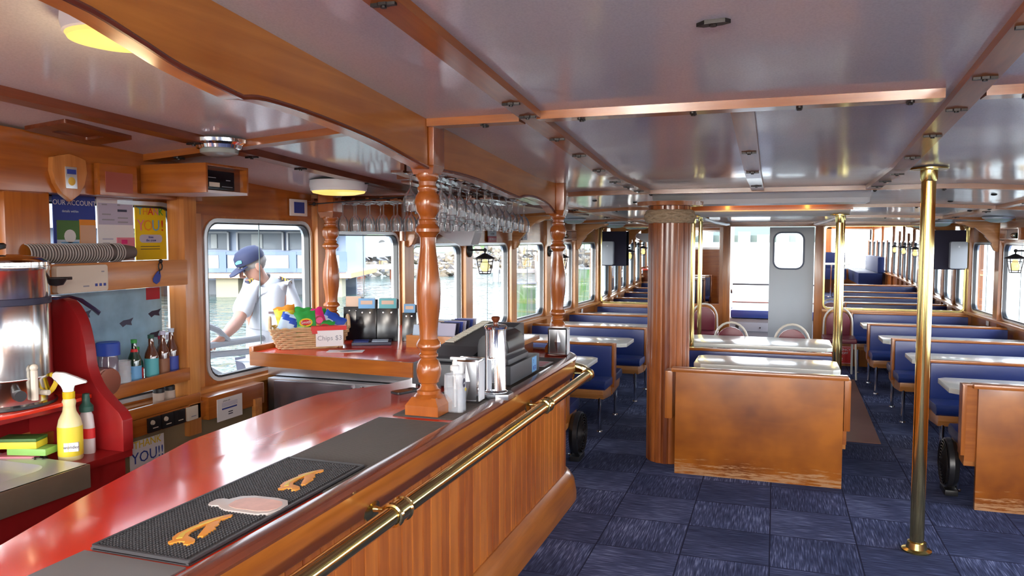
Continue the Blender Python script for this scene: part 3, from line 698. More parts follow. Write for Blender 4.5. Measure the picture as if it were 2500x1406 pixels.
# power outlets on the hull side
for y in (6.3, 7.75, 9.1, 10.4):
    for sd, W in ((-1, wl), (1, wr)):
        x = W(y)-sd*.004
        t = thing('power_outlet', 'white power outlet below the %s windows at the %s table' % ('left' if sd < 0 else 'right', ['first', 'second', 'third', 'fourth'][[6.3, 7.75, 9.1, 10.4].index(y)]), 'outlet', (x, y, .70))
        a, c = sorted((x, x-sd*.014)); MB().m(M['wpaint']).box(a, y-.035, .685, c, y+.035, .765, .004).build('plate', parent=t)
        a, c = sorted((x-sd*.014, x-sd*.02)); MB().box(a, y-.008, .735, c, y+.008, .75, .002).build('switch', M['paper'], t)
# floor hatch and sign
solo(MB().prism([(.53, 6.97), (.86, 6.97), (.93, 10.1), (.60, 10.1)], 'z', .001, .007), 'floor_mat', M['hatch'], 'long brown floor panel in the aisle beside the centre tables', 'mat', (.7, 8, 0))
t = thing('emergency_sign', 'red emergency sign low on the bulkhead behind the right chair', 'sign', (.90, 11.19, .02))
MB().m(M['sred']).box(.62, 11.185, .03, 1.005, 11.197, .27, .003).build('plate', parent=t)
fn = lambda p, q: (p[0], 11.184+q, p[1])
MB().ring(rrect(.635, .043, .992, .257, .004), rrect(.630, .038, .997, .262, .004), fn, -.001, 0).build('border_line', M['paper'], t)
text('EMERGENCY', .045, M['paper'], t, (.975, 11.183, .222), (1, 0, 0), (0, 0, 1), align='RIGHT'); text('CUT OFF', .045, M['paper'], t, (.945, 11.183, .175), (1, 0, 0), (0, 0, 1), align='RIGHT'); text('!', .06, M['paper'], t, (.875, 11.183, .09), (1, 0, 0), (0, 0, 1))
# life sign on left header
t = thing('safety_sign', 'grey safety notice with a red foot on the header over the left windows', 'sign', (wl(7.3)+.01, 7.3, 1.68))
x = wl(7.3)+.006
MB().m(flat('signgrey', (.45, .52, .58))).box(x, 7.17, 1.735, x+.008, 7.41, 1.875, .002).build('plate', parent=t)
MB().m(M['crimson']).box(x, 7.17, 1.675, x+.009, 7.41, 1.735, .002).build('red_band', parent=t)
for i, (s, z) in enumerate((('EMERGENCY', 1.85), ('LIFEJACKETS', 1.82), ('IN CEILING', 1.788), ('LOCKERS', 1.757))): text(s, .026, M['ink'], t, (x+.0085, 7.29, z), (0, 1, 0), (0, 0, 1))
text('EXIT WINDOW', .026, M['paper'], t, (x+.0095, 7.29, 1.705), (0, 1, 0), (0, 0, 1))
t = thing('number_sign', 'small white plate with a dark ring mark on the left header beside the corbel', 'sign', (wl(8.35)+.01, 8.35, 1.70))
x = wl(8.2)+.006; MB().m(M['paper']).box(x, 8.12, 1.695, x+.008, 8.28, 1.80, .002).build('plate', parent=t)
text('3', .09, M['inkb'], t, (x+.009, 8.2, 1.745), (0, 1, 0), (0, 0, 1))
x = wl(4.15)+.006
t = thing('wall_plate_sign', 'small framed blue card on the header over the bar window', 'sign', (x, 4.22, 1.86))
MB().m(M['wpaint']).box(x, 4.13, 1.85, x+.012, 4.31, 1.955, .003).build('frame', parent=t); MB().m(M['inkb']).box(x+.012, 4.165, 1.868, x+.014, 4.275, 1.938).build('card', parent=t)
# stern lounge seen only in the mirrors
for sd, y0, y1 in ((-1, 9.25, 9.95), (1, 9.2, 9.9)):
    W = wl if sd < 0 else wr; side = 'left' if sd < 0 else 'right'
    xw = W((y0+y1)/2)-sd*.012; t = thing('storage_recess', 'small open wooden locker in the header above the %s windows, holding a dark green bottle' % side, 'locker', (xw, y0, 1.70))
    a, c = sorted((xw, xw-sd*.075)); b = MB().m(M['woodY'])
    b.box(a, y0, 1.70, c, y1, 1.712); b.box(a, y0, 1.812, c, y1, 1.824); b.box(a, y0, 1.712, c, y0+.012, 1.812); b.box(a, y1-.012, 1.712, c, y1, 1.812); b.build('frame', parent=t)
    a, c = sorted((xw, xw-sd*.01)); MB().m(M['darkY']).box(a, y0+.012, 1.712, c, y1-.012, 1.812).build('back_panel', parent=t)
    o = thing('green_bottle', 'dark green bottle lying in the %s header locker' % side, 'bottle', (xw-sd*.04, y0+.2, 1.745)); mt_ = Matrix.Translation((xw-sd*.042, y0+.12, 1.744)) @ Matrix.Rotation(-PI/2, 4, 'X')
    MB().lathe([(0, 0), (.028, 0), (.03, .01), (.03, .17), (.012, .22), (.012, .27), (0, .272)], (0, 0, 0), 16, mt_).build('glass', M['gbottle'], o)
table('round-cornered white lounge table seen in the right mirror', 1.1, 2.05, -2.4, 1.0, .9, 0, 1)
flat('lounge_navy', (.012, .02, .08), .75, spec=.2); t = thing('stern_sofa', 'curved navy stern sofa seen only in the right mirror', 'sofa', (2.5, -2.1, 0))
MB().m(M['lounge_navy']).box(2.18, -4.2, .45, 2.8, -1.0, .78, .04).build('seat', parent=t); MB().m(M['lounge_navy']).box(2.66, -4.2, .78, 2.84, -1.0, 1.22, .05).build('backrest', parent=t)
t = thing('rear_sofa', 'navy sofa across the stern windows seen only in the mirrors', 'sofa', (0, -4.1, 0))
MB().m(M['lounge_navy']).box(-2.4, -4.4, .45, 2.1, -3.8, .78, .04).build('seat', parent=t); MB().m(M['lounge_navy']).box(-2.4, -4.45, .78, 2.1, -4.26, 1.30, .05).build('backrest', parent=t)

# ------------------------------------------------------------------ bar
ZB = .93
def barpath(off, y0=-.6, n=10, xe=-1.95):
    r = .34; P = [(-1.25+off, y0), (-1.25+off, 4.78)]
    for k in range(1, n+1):
        a = PI/2*k/n; P.append((-1.25-r+(r+off)*math.cos(a), 4.78+(r+off)*math.sin(a)))
    P.append((xe, 4.78+r+off)); return P
bar = thing('bar_counter', 'long varnished bar with red worktop and vertical plank front', 'bar', (-1.5, 2.3, 0))
def sweep(b, prof, path_fn, closed=True):   # prof: list of (off, z)
    rings = []
    base = [path_fn(o) for o, z in prof]; n = len(base[0])
    V = [[b.bm.verts.new((*base[j][i], prof[j][1])) for j in range(len(prof))] for i in range(n)]
    m = len(prof)
    for i in range(n-1):
        for j in range(m if closed else m-1): b._f([V[i][j], V[i][(j+1) % m], V[i+1][(j+1) % m], V[i+1][j]])
    b._f(V[0][::-1]); b._f(V[-1]); return b
back = [(-1.95, 5.12), (-1.90, 3.95), (-1.905, 3.81), (-1.95, 3.64), (-2.03, 3.50), (-2.10, 3.40), (-2.145, 3.28), (-2.155, 3.1), (-2.14, 2.83), (-2.12, 2.36), (-1.95, 1.72), (-1.84, 1.38), (-1.70, -.6)]
MB().m(M['red']).prism([p for p in barpath(.0)]+back, 'z', ZB-.04, ZB, .003).build('worktop', parent=bar)
MB().m(M['woodY']).prism([(p[0]-.001, p[1]) for p in barpath(-.03)]+[(p[0]-.006, p[1]) for p in back], 'z', ZB-.075, ZB-.041).build('worktop_edge', parent=bar)
b = MB().m(M['woodY']); sweep(b, [(-.01, ZB-.135), (.0, ZB-.135), (.018, ZB-.12), (.03, ZB-.07), (.034, ZB-.012), (-.01, ZB-.012)], barpath); b.build('apron_moulding', parent=bar)
b = MB().m(M['nosing']); sweep(b, [(-.025, ZB-.012), (.036, ZB-.014), (.044, ZB+.0), (.036, ZB+.013), (.014, ZB+.018), (-.018, ZB+.012), (-.025, ZB+.003)], barpath); b.build('bar_nosing', parent=bar)
# planks along the front
b = MB().m(M['plank']); path = barpath(-.03, n=12); seg = []
acc = [0]
for p, q in zip(path, path[1:]): acc.append(acc[-1]+math.dist(p, q))
def at(s):
    for i in range(len(acc)-1):
        if s <= acc[i+1]: u = (s-acc[i])/(acc[i+1]-acc[i]); return Vector(path[i]).lerp(Vector(path[i+1]), u)
    return Vector(path[-1])
s = 0.0; W_ = [.092, .075, .10, .085]
k = 0
while s < acc[-1]-.02:
    w = W_[k % 4]; p, q = at(s+.0015), at(min(s+w-.0015, acc[-1])); d = (q-p).normalized(); nrm = Vector((d.y, -d.x)); k += 1; s += w
    p2, q2 = p+nrm*.003+d*.004, q+nrm*.003-d*.004
    P = [(p-nrm*.02), p, p2, q2, q, (q-nrm*.02)]
    b.prism([tuple(v) for v in P], 'z', .02, ZB-.10)
b.build('plank_front', parent=bar)
b = MB().m(M['woodY']); sweep(b, [(-.04, .0), (.045, .0), (.045, .035), (.03, .12), (.0, .165), (-.02, .18), (-.04, .18)], barpath); b.build('plinth', parent=bar)
MB().m(M['darkY']).box(-2.06, -.6, 0, -1.98, 2.0, ZB-.08); 
b = MB().m(M['darkY']); b.box(-1.86, -.55, 0, -1.82, 5.05, ZB-.08); b.build('back_panel', parent=bar)
# brass rail
rail = thing('brass_bar_rail', 'thick polished brass rail along the front of the bar', 'rail', (-1.13, 2.3, .82))
zr = .826; rp = barpath(.115, y0=-.4, n=12, xe=-1.8); pts = [(*p, zr) for p in rp]
MB().tube(pts, .030, 20).build('pipe', M['brass'], rail)
for y in (.2, 2.18, 3.86):
    b = MB(); b.lathe([(.031, -.045), (.038, -.043), (.041, -.032), (.036, -.026), (.036, .026), (.041, .032), (.038, .043), (.031, .045)], (0, 0, 0), 24, Matrix.Translation((-1.135, y, zr)) @ Matrix.Rotation(PI/2, 4, 'X')); b.build('collar', M['brass'], rail)
    b = MB(); b.cyl((-1.135, y, zr), (-1.232, y, zr), .0085, n=12); b.lathe([(0, .0), (.05, .0), (.048, .005), (.012, .012), (.008, .03)], (0, 0, 0), 24, Matrix.Translation((-1.232, y, zr)) @ Matrix.Rotation(PI/2, 4, 'Y')); b.build('bracket', M['obrass'], rail)
b = MB(); p = rp[7]; q = barpath(.03, n=12)[7]
b.lathe([(.031, -.03), (.038, -.028), (.040, -.018), (.035, .0), (.040, .018), (.038, .028), (.031, .03)], (0, 0, 0), 24, Matrix.Translation((*rp[2], zr)) @ Matrix.Rotation(PI/2, 4, 'X')); b.build('collar', M['brass'], rail)
b = MB(); p = rp[3]; q = barpath(.02, n=12)[3]; b.cyl((*p, zr), (*q, zr), .0085, n=12); b.lathe([(0, 0), (.05, 0), (.012, .01)], (0, 0, 0), 20, Matrix.Translation((*q, zr)) @ Matrix.Rotation(PI/2, 4, 'Y')); b.build('bracket', M['obrass'], rail)

# ------------------------------------------------------------------ turned columns (profile read top to base)
CP = [(985, 40), (978, 34), (976, 30), (968, 30), (965, 25), (955, 20), (950, 21), (947, 26), (940, 27), (932, 30), (915, 31.5), (900, 29), (892, 25), (888, 20), (884, 21), (881, 24), (876, 24), (873, 20), (866, 21), (862, 26), (856, 31), (850, 31), (845, 29), (836, 23), (820, 22.5), (795, 24.5), (760, 29), (720, 31), (690, 30.5), (650, 26), (615, 21), (595, 19.5), (578, 20), (570, 25), (564, 31), (556, 31), (549, 26), (545, 22), (540, 23.5), (536, 24), (532, 20), (526, 20.5), (520, 24), (512, 29), (490, 32), (474, 29.5), (464, 23), (458, 25), (453, 25), (448, 21), (438, 22), (432, 27), (425, 29), (418, 29)]
def column(label, x, y, z0, z1, rs=1.0, sq=.078, top=None):
    t = thing('turned_column', label, 'column', (x, y, z0)); sc = (z1-z0)/(1027-418)
    prof = [(hw*.00176*rs, z0+(1027-yy)*sc) for yy, hw in CP]
    MB().m(M['turned']).lathe([(0, prof[0][1])]+prof+[(0, prof[-1][1])], (x, y, 0), 36).build('turned_shaft', parent=t, ang=28)
    zb = z0+(1027-985)*sc; h = sq
    b = MB().m(M['turned']); c = .72
    b.hexa([(x-h, y-h, z0), (x+h, y-h, z0), (x+h, y+h, z0), (x-h, y+h, z0), (x-h, y-h, zb-.03), (x+h, y-h, zb-.03), (x+h, y+h, zb-.03), (x-h, y+h, zb-.03)])
    b.hexa([(x-h, y-h, zb-.03), (x+h, y-h, zb-.03), (x+h, y+h, zb-.03), (x-h, y+h, zb-.03), (x-h*c, y-h*c, zb+.004), (x+h*c, y-h*c, zb+.004), (x+h*c, y+h*c, zb+.004), (x-h*c, y+h*c, zb+.004)])
    b.build('base_block', parent=t)
    if top:
        b = MB().m(M['turned']); h = .056
        b.hexa([(x-h*.8, y-h*.8, z1-.005), (x+h*.8, y-h*.8, z1-.005), (x+h*.8, y+h*.8, z1-.005), (x-h*.8, y+h*.8, z1-.005), (x-h, y-h, z1+.03), (x+h, y-h, z1+.03), (x+h, y+h, z1+.03), (x-h, y+h, z1+.03)])
        b.box(x-h, y-h, z1+.03, x+h, y+h, top, .006); b.build('top_block', parent=t)
    return t
column('big turned wooden column standing on the bar, the nearest of three', -1.435, 3.06, ZB+.009, 1.985, 1.0, .078, cz(-1.43, 3.06)+.01)
column('turned wooden column at the far end of the bar, behind a napkin dispenser', -1.40, 5.05, ZB+.006, 1.865, .98, .07, cz(-1.4, 5.05)+.01)
column('turned wooden column on the red side counter by the window', -2.72, 4.33, 1.05, 1.845, .98, .07, cz(-2.7, 4.33)+.01)

# arched beams over the bar
def beam(label, lower, y0, y1):
    t = thing('arched_beam', label, 'beam', (-1.43, y0, 2.1))
    n = 24; tp = [(y1+(y0-y1)*i/n) for i in range(n+1)]
    P = [(y, z) for y, z in lower]+[(y, cz(-1.43, y)+.012) for y in tp]
    MB().m(M['beam']).prism(P, 'x', -1.462, -1.402).build('board', parent=t)
    MB().m(M['nosing']).tube([(-1.40, y, z+.004) for y, z in lower], .008, 6).build('edge_bead', parent=t)
def smooth(pts, n=4):
    out = []
    for i in range(len(pts)-1):
        p0, p1, p2, p3 = pts[max(i-1, 0)], pts[i], pts[i+1], pts[min(i+2, len(pts)-1)]
        for k in range(n):
            u = k/n; out.append(tuple(.5*(2*p1[j]+(p2[j]-p0[j])*u+(2*p0[j]-5*p1[j]+4*p2[j]-p3[j])*u*u+(3*p1[j]-p0[j]-3*p2[j]+p3[j])*u**3) for j in (0, 1)))
    return out+[pts[-1]]
l1 = [(-.9, 2.02), (-.6, 2.13), (-.2, 2.205), (.3, 2.235), (.8, 2.225), (1.236, 2.196), (1.415, 2.16), (1.566, 2.122), (1.795, 2.088)]
l1 = smooth(l1)[:-1]+smooth([(1.795, 2.088), (1.90, 2.100), (2.173, 2.092), (2.544, 2.062), (2.80, 2.025), (2.99, 2.0)])
beam('varnished ogee-arched beam over the near half of the bar', l1, -.9, 2.99)
l2 = smooth([(3.13, 2.0), (3.35, 2.0), (3.6, 1.99), (3.842, 1.968), (4.02, 1.952), (4.22, 1.937)])[:-1]+smooth([(4.22, 1.937), (4.33, 1.953), (4.5, 1.956), (4.70, 1.942), (4.85, 1.918), (4.98, 1.875)])
beam('varnished arched beam between the two columns over the far half of the bar', l2, 3.13, 4.98)

# ------------------------------------------------------------------ mats on the bar
def ribbed(name, label, x0, x1, y0, y1, z, mat, step=.0085, cat='bar mat'):
    b = MB().m(mat); b.box(x0, y0, z, x1, y1, z+.003)
    y = y0+.004
    while y < y1-.004: b.prism([(y, z+.003), (y+step*.6, z+.003), (y+step*.45, z+.006), (y+step*.15, z+.006)], 'x', x0+.003, x1-.003); y += step
    return solo(b, name, None, label, cat, ((x0+x1)/2, (y0+y1)/2, z))
ribbed('bar_runner', 'long brown-grey ribbed rubber bar runner in front of the big column', -1.612, -1.262, 1.99, 2.93, ZB, M['rubber2'])
ribbed('bar_runner', 'dark ribbed rubber runner lying under the big column and the cash drawer', -1.575, -1.25, 2.985, 4.78, ZB, M['rubber2'], .012)
solo(MB().m(M['greymat']).box(-1.60, .55, ZB, -1.29, 1.415, ZB+.006, .002), 'bar_mat', None, 'plain grey rubber mat at the near end of the bar', 'bar mat', (-1.45, 1, ZB))
t = thing('spill_mat', 'black studded spill mat with two orange emblems and a pale bottle shape', 'bar mat', (-1.43, 1.83, ZB))
x0, x1, y0, y1 = -1.592, -1.292, 1.425, 2.25; zt = ZB+.010
b = MB().m(M['rubber']); b.box(x0, y0, ZB+.004, x1, y1, ZB+.010, .002)
fn = lambda p, q: (p[0], p[1], zt-.002+q); b.ring(rrect(x0+.007, y0+.007, x1-.007, y1-.007, .004), rrect(x0, y0, x1, y1, .008), fn, -.006, .008); b.build('tray', parent=t)
b = MB().m(M['rubber']); st = .0105
ny, nx = int((y1-y0-.02)/st), int((x1-x0-.02)/st)
for i in range(nx):
    for j in range(ny):
        cx, cy, h = x0+.012+i*st, y0+.012+j*st, .0034
        v = [b.bm.verts.new((cx+a*h, cy+c*h, zt)) for a, c in ((-1, -1), (1, -1), (1, 1), (-1, 1))]+[b.bm.verts.new((cx+a*h*.6, cy+c*h*.6, zt+.005)) for a, c in ((-1, -1), (1, -1), (1, 1), (-1, 1))]
        for f in ((4, 5, 6, 7), (0, 1, 5, 4), (1, 2, 6, 5), (2, 3, 7, 6), (3, 0, 4, 7)): b._f([v[k] for k in f])
so = b.build('studs', parent=t)
def emblem(cy, cx):
    # curved banana-like emblem lying along the mat
    O = [(-.118, -.006), (-.108, -.018), (-.09, -.016), (-.08, -.028), (-.05, -.036), (.0, -.034), (.025, -.030), (.035, -.036), (.06, -.030), (.09, -.018), (.118, -.002), (.122, .008), (.108, .014), (.08, .006), (.058, .002), (.066, .010), (.05, .014), (.045, .022), (.02, .024), (.015, .034), (-.015, .036), (-.045, .040), (-.052, .028), (-.02, .014), (.015, .0), (.03, -.010), (.0, -.012), (-.035, -.008), (-.058, .004), (-.062, .018), (-.07, .036), (-.085, .046), (-.105, .042), (-.108, .030), (-.092, .022), (-.096, .006)]
    b = MB().m(M['orange']); b.prism([(cx+p[1]*1.0, cy+p[0]*.92) for p in O], 'z', zt, zt+.0075, .0012)
    b.build('emblem', parent=t)
    b = MB().m(M['gold']); b.prism([(cx+p[1]*1.15, cy+p[0]*.92) for p in ((-.085, -.010), (-.05, -.022), (.0, -.024), (.06, -.018), (.10, -.004), (.05, -.008), (.0, -.017), (-.045, -.013), (-.075, .0))], 'z', zt+.0072, zt+.0086, .0006); b.build('emblem_highlight', parent=t)
emblem(1.60, -1.405); emblem(2.04, -1.398)
B = [(-1.527, 1.772), (-1.52, 1.757), (-1.503, 1.752), (-1.485, 1.758), (-1.47, 1.745), (-1.44, 1.735), (-1.34, 1.735), (-1.31, 1.75), (-1.295, 1.785), (-1.30, 1.83), (-1.32, 1.857), (-1.36, 1.866), (-1.44, 1.862), (-1.475, 1.845), (-1.492, 1.812), (-1.512, 1.812), (-1.527, 1.80)]
B = [(-1.41+(p[0]+1.41)*.98, p[1]) for p in B]
MB().m(pm('pale_print', (.58, .52, .50), .4, var=.12, vs=20)).prism(B, 'z', zt, zt+.0075, .001).build('bottle_emblem', parent=t)
B2 = [(-1.41+(p[0]+1.41)*.8+.01, 1.80+(p[1]-1.80)*.72) for p in B[3:15]]
MB().m(pm('pink_print', (.70, .38, .30), .4, var=.3, vs=25)).prism(B2, 'z', zt+.007, zt+.0085).build('bottle_label', parent=t)

# ------------------------------------------------------------------ napkin dispensers, straw jar, gel, phone, till
def napkin(label, x, y, rz, w=.125, d=.10, h=.178):
    t = thing('napkin_dispenser', label, 'dispenser', (0, 0, 0), 'steel napkin dispensers'); z = .0
    MB().m(M['steel']).box(-w/2, -d/2+.006, .003, w/2, d/2-.006, h, .004).build('case', parent=t)
    for s in (-1, 1):
        b = MB().m(M['chrome']); fn = lambda p, q: (p[0], s*(d/2-.008)+q*s, p[1])
        b.ring(rrect(-w/2+.007, .01, w/2-.007, h-.007, .003), rrect(-w/2-.001, .0, w/2+.001, h+.002, .004), fn, 0, .008); b.build('face_rim', parent=t)
    b = MB().m(M['paper']); b.box(-.0005+w/2, -d/2+.014, .006, w/2+.004, d/2-.014, h-.008, .002); b.build('napkin_stack', parent=t)
    b = MB().m(M['steel'])
    c = (0, -d/2-.007, h*.50); q = [(0, h*.95*.98), (.021, h*.5), (0, h*.06), (-.021, h*.5)]
    P = [(p[0], -d/2+.004, p[1]) for p in q]
    for i in range(4): b.poly([P[i], P[(i+1) % 4], c])
    b.build('diamond', parent=t)
    t.location = (x, y, ZB+.007); t.rotation_euler = (0, 0, rz); return t
napkin('steel napkin dispenser between the hand gel and the chrome straw jar', -1.365, 3.36, .05, .12, .105, .20)
napkin('steel napkin dispenser with an embossed diamond at the far end of the bar', -1.355, 4.92, .06)
t = thing('straw_dispenser', 'tall chrome straw jar with a dark knob on the bar', 'dispenser', (-1.275, 3.48, ZB))
cx, cy, z0 = -1.275, 3.48, ZB+.006
MB().lathe([(0, z0), (.056, z0), (.060, z0+.006), (.059, z0+.03), (.052, z0+.036), (.050, z0+.04), (.050, z0+.33), (.053, z0+.333), (.053, z0+.338)], (cx, cy, 0), 32).build('cylinder', M['chrome'], t)
b = MB(); b.prism([(cx+p[0], cy+p[1]) for p in ((-.055, -.06), (.03, -.085), (.085, -.06), (.088, .01), (.05, .055), (-.05, .055))], 'z', z0, z0+.028, .004); b.build('base', M['steel'], t)
MB().lathe([(.054, z0+.335), (.056, z0+.345), (.05, z0+.352), (.02, z0+.356), (0, z0+.357)], (cx, cy, 0), 32).build('lid', M['chrome'], t)
MB().lathe([(.012, z0+.354), (.011, z0+.365), (.02, z0+.38), (.021, z0+.39), (.015, z0+.394), (0, z0+.395)], (cx, cy, 0), 20).build('knob', M['darkZ'], t)
b = MB(); b.box(cx-.02, cy-.068, z0+.05, cx+.02, cy-.046, z0+.20, .006); b.build('front_chute', M['chrome'], t)
t = thing('hand_gel', 'clear pump bottle of hand gel beside the big column', 'bottle', (-1.338, 3.13, ZB)); cx, cy, z0 = -1.338, 3.125, ZB+.007
P = rrect(cx-.045, cy-.032, cx+.045, cy+.032, .018)
b = MB().m(M['clear']); b.prism(P, 'z', z0, z0+.168, .006); b.lathe([(.030, z0+.166), (.020, z0+.176), (.018, z0+.19)], (cx, cy, 0), 20); b.build('bottle', parent=t)
MB().m(M['liquid']).prism(rrect(cx-.041, cy-.028, cx+.041, cy+.028, .016), 'z', z0+.005, z0+.10, .004).build('gel', parent=t)
b = MB().m(M['wpaint']); b.lathe([(.021, z0+.185), (.021, z0+.205), (.012, z0+.21), (.011, z0+.225), (.009, z0+.226), (.009, z0+.238), (0, z0+.24)], (cx, cy, 0), 18); b.prism([(cx-.02, cy-.009), (cx+.05, cy-.006), (cx+.052, cy+.005), (cx-.02, cy+.009)], 'z', z0+.232, z0+.244, .003); b.tube([(cx, cy, z0+.19), (cx, cy, z0+.02)], .005, 8); b.build('pump', parent=t)
b = MB().m(M['ink']); b.lathe([(0, .0), (.017, .0), (.017, .001), (0, .001)], (0, 0, 0), 20, Matrix.Translation((cx+.0458, cy-.006, z0+.132)) @ Matrix.Rotation(PI/2, 4, 'Y') @ Matrix.Diagonal((1.2, .8, 1, 1))); b.build('round_label', parent=t)
text('gel', .012, M['paper'], t, (cx+.047, cy-.006, z0+.132), (0, 1, 0), (0, 0, 1))
b = MB().m(M['yellow']); b.lathe([(0, 0), (.008, 0), (.008, .001), (0, .001)], (0, 0, 0), 6, Matrix.Translation((cx+.0458, cy+.012, z0+.10)) @ Matrix.Rotation(PI/2, 4, 'Y')); b.build('flower_print', parent=t)
t = thing('smartphone', 'black smartphone lying face up on the red worktop behind the big column', 'phone', (-1.755, 3.47, ZB))
ph = MB(); ph.m(M['black']).prism(rrect(-.036, -.075, .036, .075, .012), 'z', .001, .012, .003); o = ph.build('body', parent=t, local=True)
MB().m(M['gloss']).prism(rrect(-.032, -.07, .032, .07, .009), 'z', .012, .0128).build('screen', parent=t, local=True); t.rotation_euler = (0, 0, -.42)
# cash drawer + keyboard register (seen from behind) + receipt printer
t = thing('cash_register', 'charcoal till with a long sloping top between the big column and the red counter', 'till', (-1.66, 3.95, ZB))
b = MB().m(M['char']); b.box(-1.80, 3.63, ZB+.012, -1.52, 4.02, ZB+.125, .006); b.build('cash_drawer', parent=t)
P = [(3.69, ZB+.128), (4.62, ZB+.128), (4.62, ZB+.245), (4.55, ZB+.25), (3.90, ZB+.185), (3.72, ZB+.155), (3.69, ZB+.145)]
MB().m(M['char']).prism(P, 'x', -1.76, -1.50, .008).build('keyboard_housing', parent=t)
b = MB().m(M['offw'])
for k in range(22): y = 3.96+k*.027; b.box(-1.755, y, ZB+.188+(y-3.9)*.1, -1.70, y+.024, ZB+.194+(y-3.9)*.1, .001)
b.build('keys', parent=t)
b = MB().m(M['black'])
for x, y in ((-1.78, 3.66), (-1.54, 3.66), (-1.78, 3.99), (-1.54, 3.99)): b.cyl((x, y, ZB), (x, y, ZB+.014), .012)
b.box(-1.74, 4.5, ZB, -1.52, 4.6, ZB+.13); b.build('feet', parent=t)
t = thing('receipt_printer', 'charcoal receipt printer unit with a rounded cover and a blue sticker', 'printer', (-1.37, 3.95, ZB))
MB().m(M['char']).box(-1.475, 3.73, ZB+.018, -1.285, 4.24, ZB+.115, .004).build('base_box', parent=t)
P = [(-1.475, ZB+.118), (-1.30, ZB+.118), (-1.303, ZB+.145), (-1.325, ZB+.162), (-1.324, ZB+.20), (-1.331, ZB+.232), (-1.347, ZB+.256), (-1.375, ZB+.272), (-1.41, ZB+.277), (-1.445, ZB+.268), (-1.468, ZB+.245), (-1.475, ZB+.21)]
b = MB().m(M['char']); b.prism(P, 'y', 3.745, 4.09, .008); b.build('cover', parent=t)
P = [(-1.42, ZB+.282), (-1.375, ZB+.277), (-1.344, ZB+.26), (-1.327, ZB+.235), (-1.320, ZB+.20), (-1.320, ZB+.172), (-1.35, ZB+.175), (-1.43, ZB+.2)]
b = MB().m(M['black']); b.prism(P, 'y', 3.80, 4.07, .006); b.build('paper_door', parent=t)
b = MB().m(M['black'])
for y in (3.76, 4.20):
    for x in (-1.45, -1.31): b.cyl((x, y, ZB+.006), (x, y, ZB+.02), .01, n=10)
b.build('feet', parent=t)
MB().m(M['sky']).box(-1.286, 4.10, ZB+.025, -1.2842, 4.185, ZB+.108, .0006).build('sticker', parent=t)
text('REX', .034, M['inkb'], t, (-1.2838, 4.145, ZB+.045), (0, 1, 0), (0, 0, 1)); text('7', .03, M['inkb'], t, (-1.2838, 4.125, ZB+.082), (0, 1, 0), (0, 0, 1), 'symbol')
# menu cards on the bar end
for i, (x, y, w, d, r) in enumerate(((-1.345, 4.50, .09, .2, 0), )):
    t = thing('menu_card', 'laminated printed card lying on the runner near the far napkin dispenser', 'card', (x, y, ZB+.008))
    MB().m(M['paper']).box(x-w/2, y-d/2, ZB+.007, x+w/2, y+d/2, ZB+.009).build('sheet', parent=t)
    b = MB().m(M['rose'])
    for k in range(3): b.box(x-w/2+.006, y-d/2+.015+k*.06, ZB+.009, x+w/2-.02, y-d/2+.06+k*.06, ZB+.0095)
    b.build('print', parent=t)
# wooden ledge behind the till
t = thing('folded_board', 'pale brown ledge board beyond the till at the bar end', 'board', (-1.65, 4.8, ZB))
MB().m(M['paleY']).box(-1.93, 4.30, ZB+.10, -1.50, 4.96, ZB+.128, .004).build('board', parent=t); MB().m(M['darkY']).box(-1.90, 4.65, ZB, -1.54, 4.94, ZB+.10).build('riser', parent=t)

# ------------------------------------------------------------------ hanging wine glasses
def glass_proto(name, label, group, h=.185, r=.034):
    z = 0; t = thing(name, label, 'wine glass', (0, 0, 0), group)
    # hung upside down: foot at z=0, rim at -h
    P = [(0, 0), (.030, -.001), (.0305, -.004), (.010, -.010), (.0045, -.018), (.004, -h*.40), (.010, -h*.45), (.024, -h*.53), (r, -h*.66), (r*1.02, -h*.78), (r*.9, -h)]
    MB().lathe(P, (0, 0, 0), 18).build('bowl', M['wineglass'], t)
    MB().tube([(r*.9*math.cos(2*PI*k/18), r*.9*math.sin(2*PI*k/18), -h) for k in range(18)], .0012, 5, closed=True).build('rim', pane_mat('rim', (.75, .78, .8), 3.0) if 'rim' not in M else M['rim'], t)
    return t
G1 = 'wine glasses hung under the arched beam'
g = glass_proto('wine_glass', 'clear wine glass hung upside down under the arched beam between the columns', G1, .19, .037)
rack = thing('glass_rack', 'wooden glass rack slats above the bar behind the arched beam', 'rack', (-1.65, 4.2, 2.0))
RACK1 = rack; first = True
for j, x in enumerate((-1.595, -1.72, -1.845)):
    for k in range(13 if j < 2 else 11):
        y = 3.44+j*.03+.122*k
        if (y < 3.5 and j < 1) or (y < 3.9 and j > 1): continue
        z = 2.028-(y-3.5)*.062
        if first: g.location = (x, y, z); first = False
        else: dup(g, (x, y, z))
for j, x in enumerate((-1.53, -1.658, -1.783, -1.905)):
    YS = (3.62, 3.45, 3.45, 3.8)[j]; b = MB().m(M['darkY']); b.hexa([(x-.034, YS, 2.033-(YS-3.42)*.062), (x+.034, YS, 2.033-(YS-3.42)*.062), (x+.034, 5.02, 1.934), (x-.034, 5.02, 1.934), (x-.034, YS, 2.045-(YS-3.42)*.062), (x+.034, YS, 2.045-(YS-3.42)*.062), (x+.034, 5.02, 1.946), (x-.034, 5.02, 1.946)]); b.build('slat', parent=rack)
g2 = glass_proto('wine_glass', 'clear wine glass hung upside down in the dark red rack over the side counter', 'wine glasses hung in the rack over the side counter', .182, .034)
rack = thing('side_glass_rack', 'dark red wooden glass rack over the side counter by the window', 'rack', (-2.25, 4.5, 1.95))
first = True
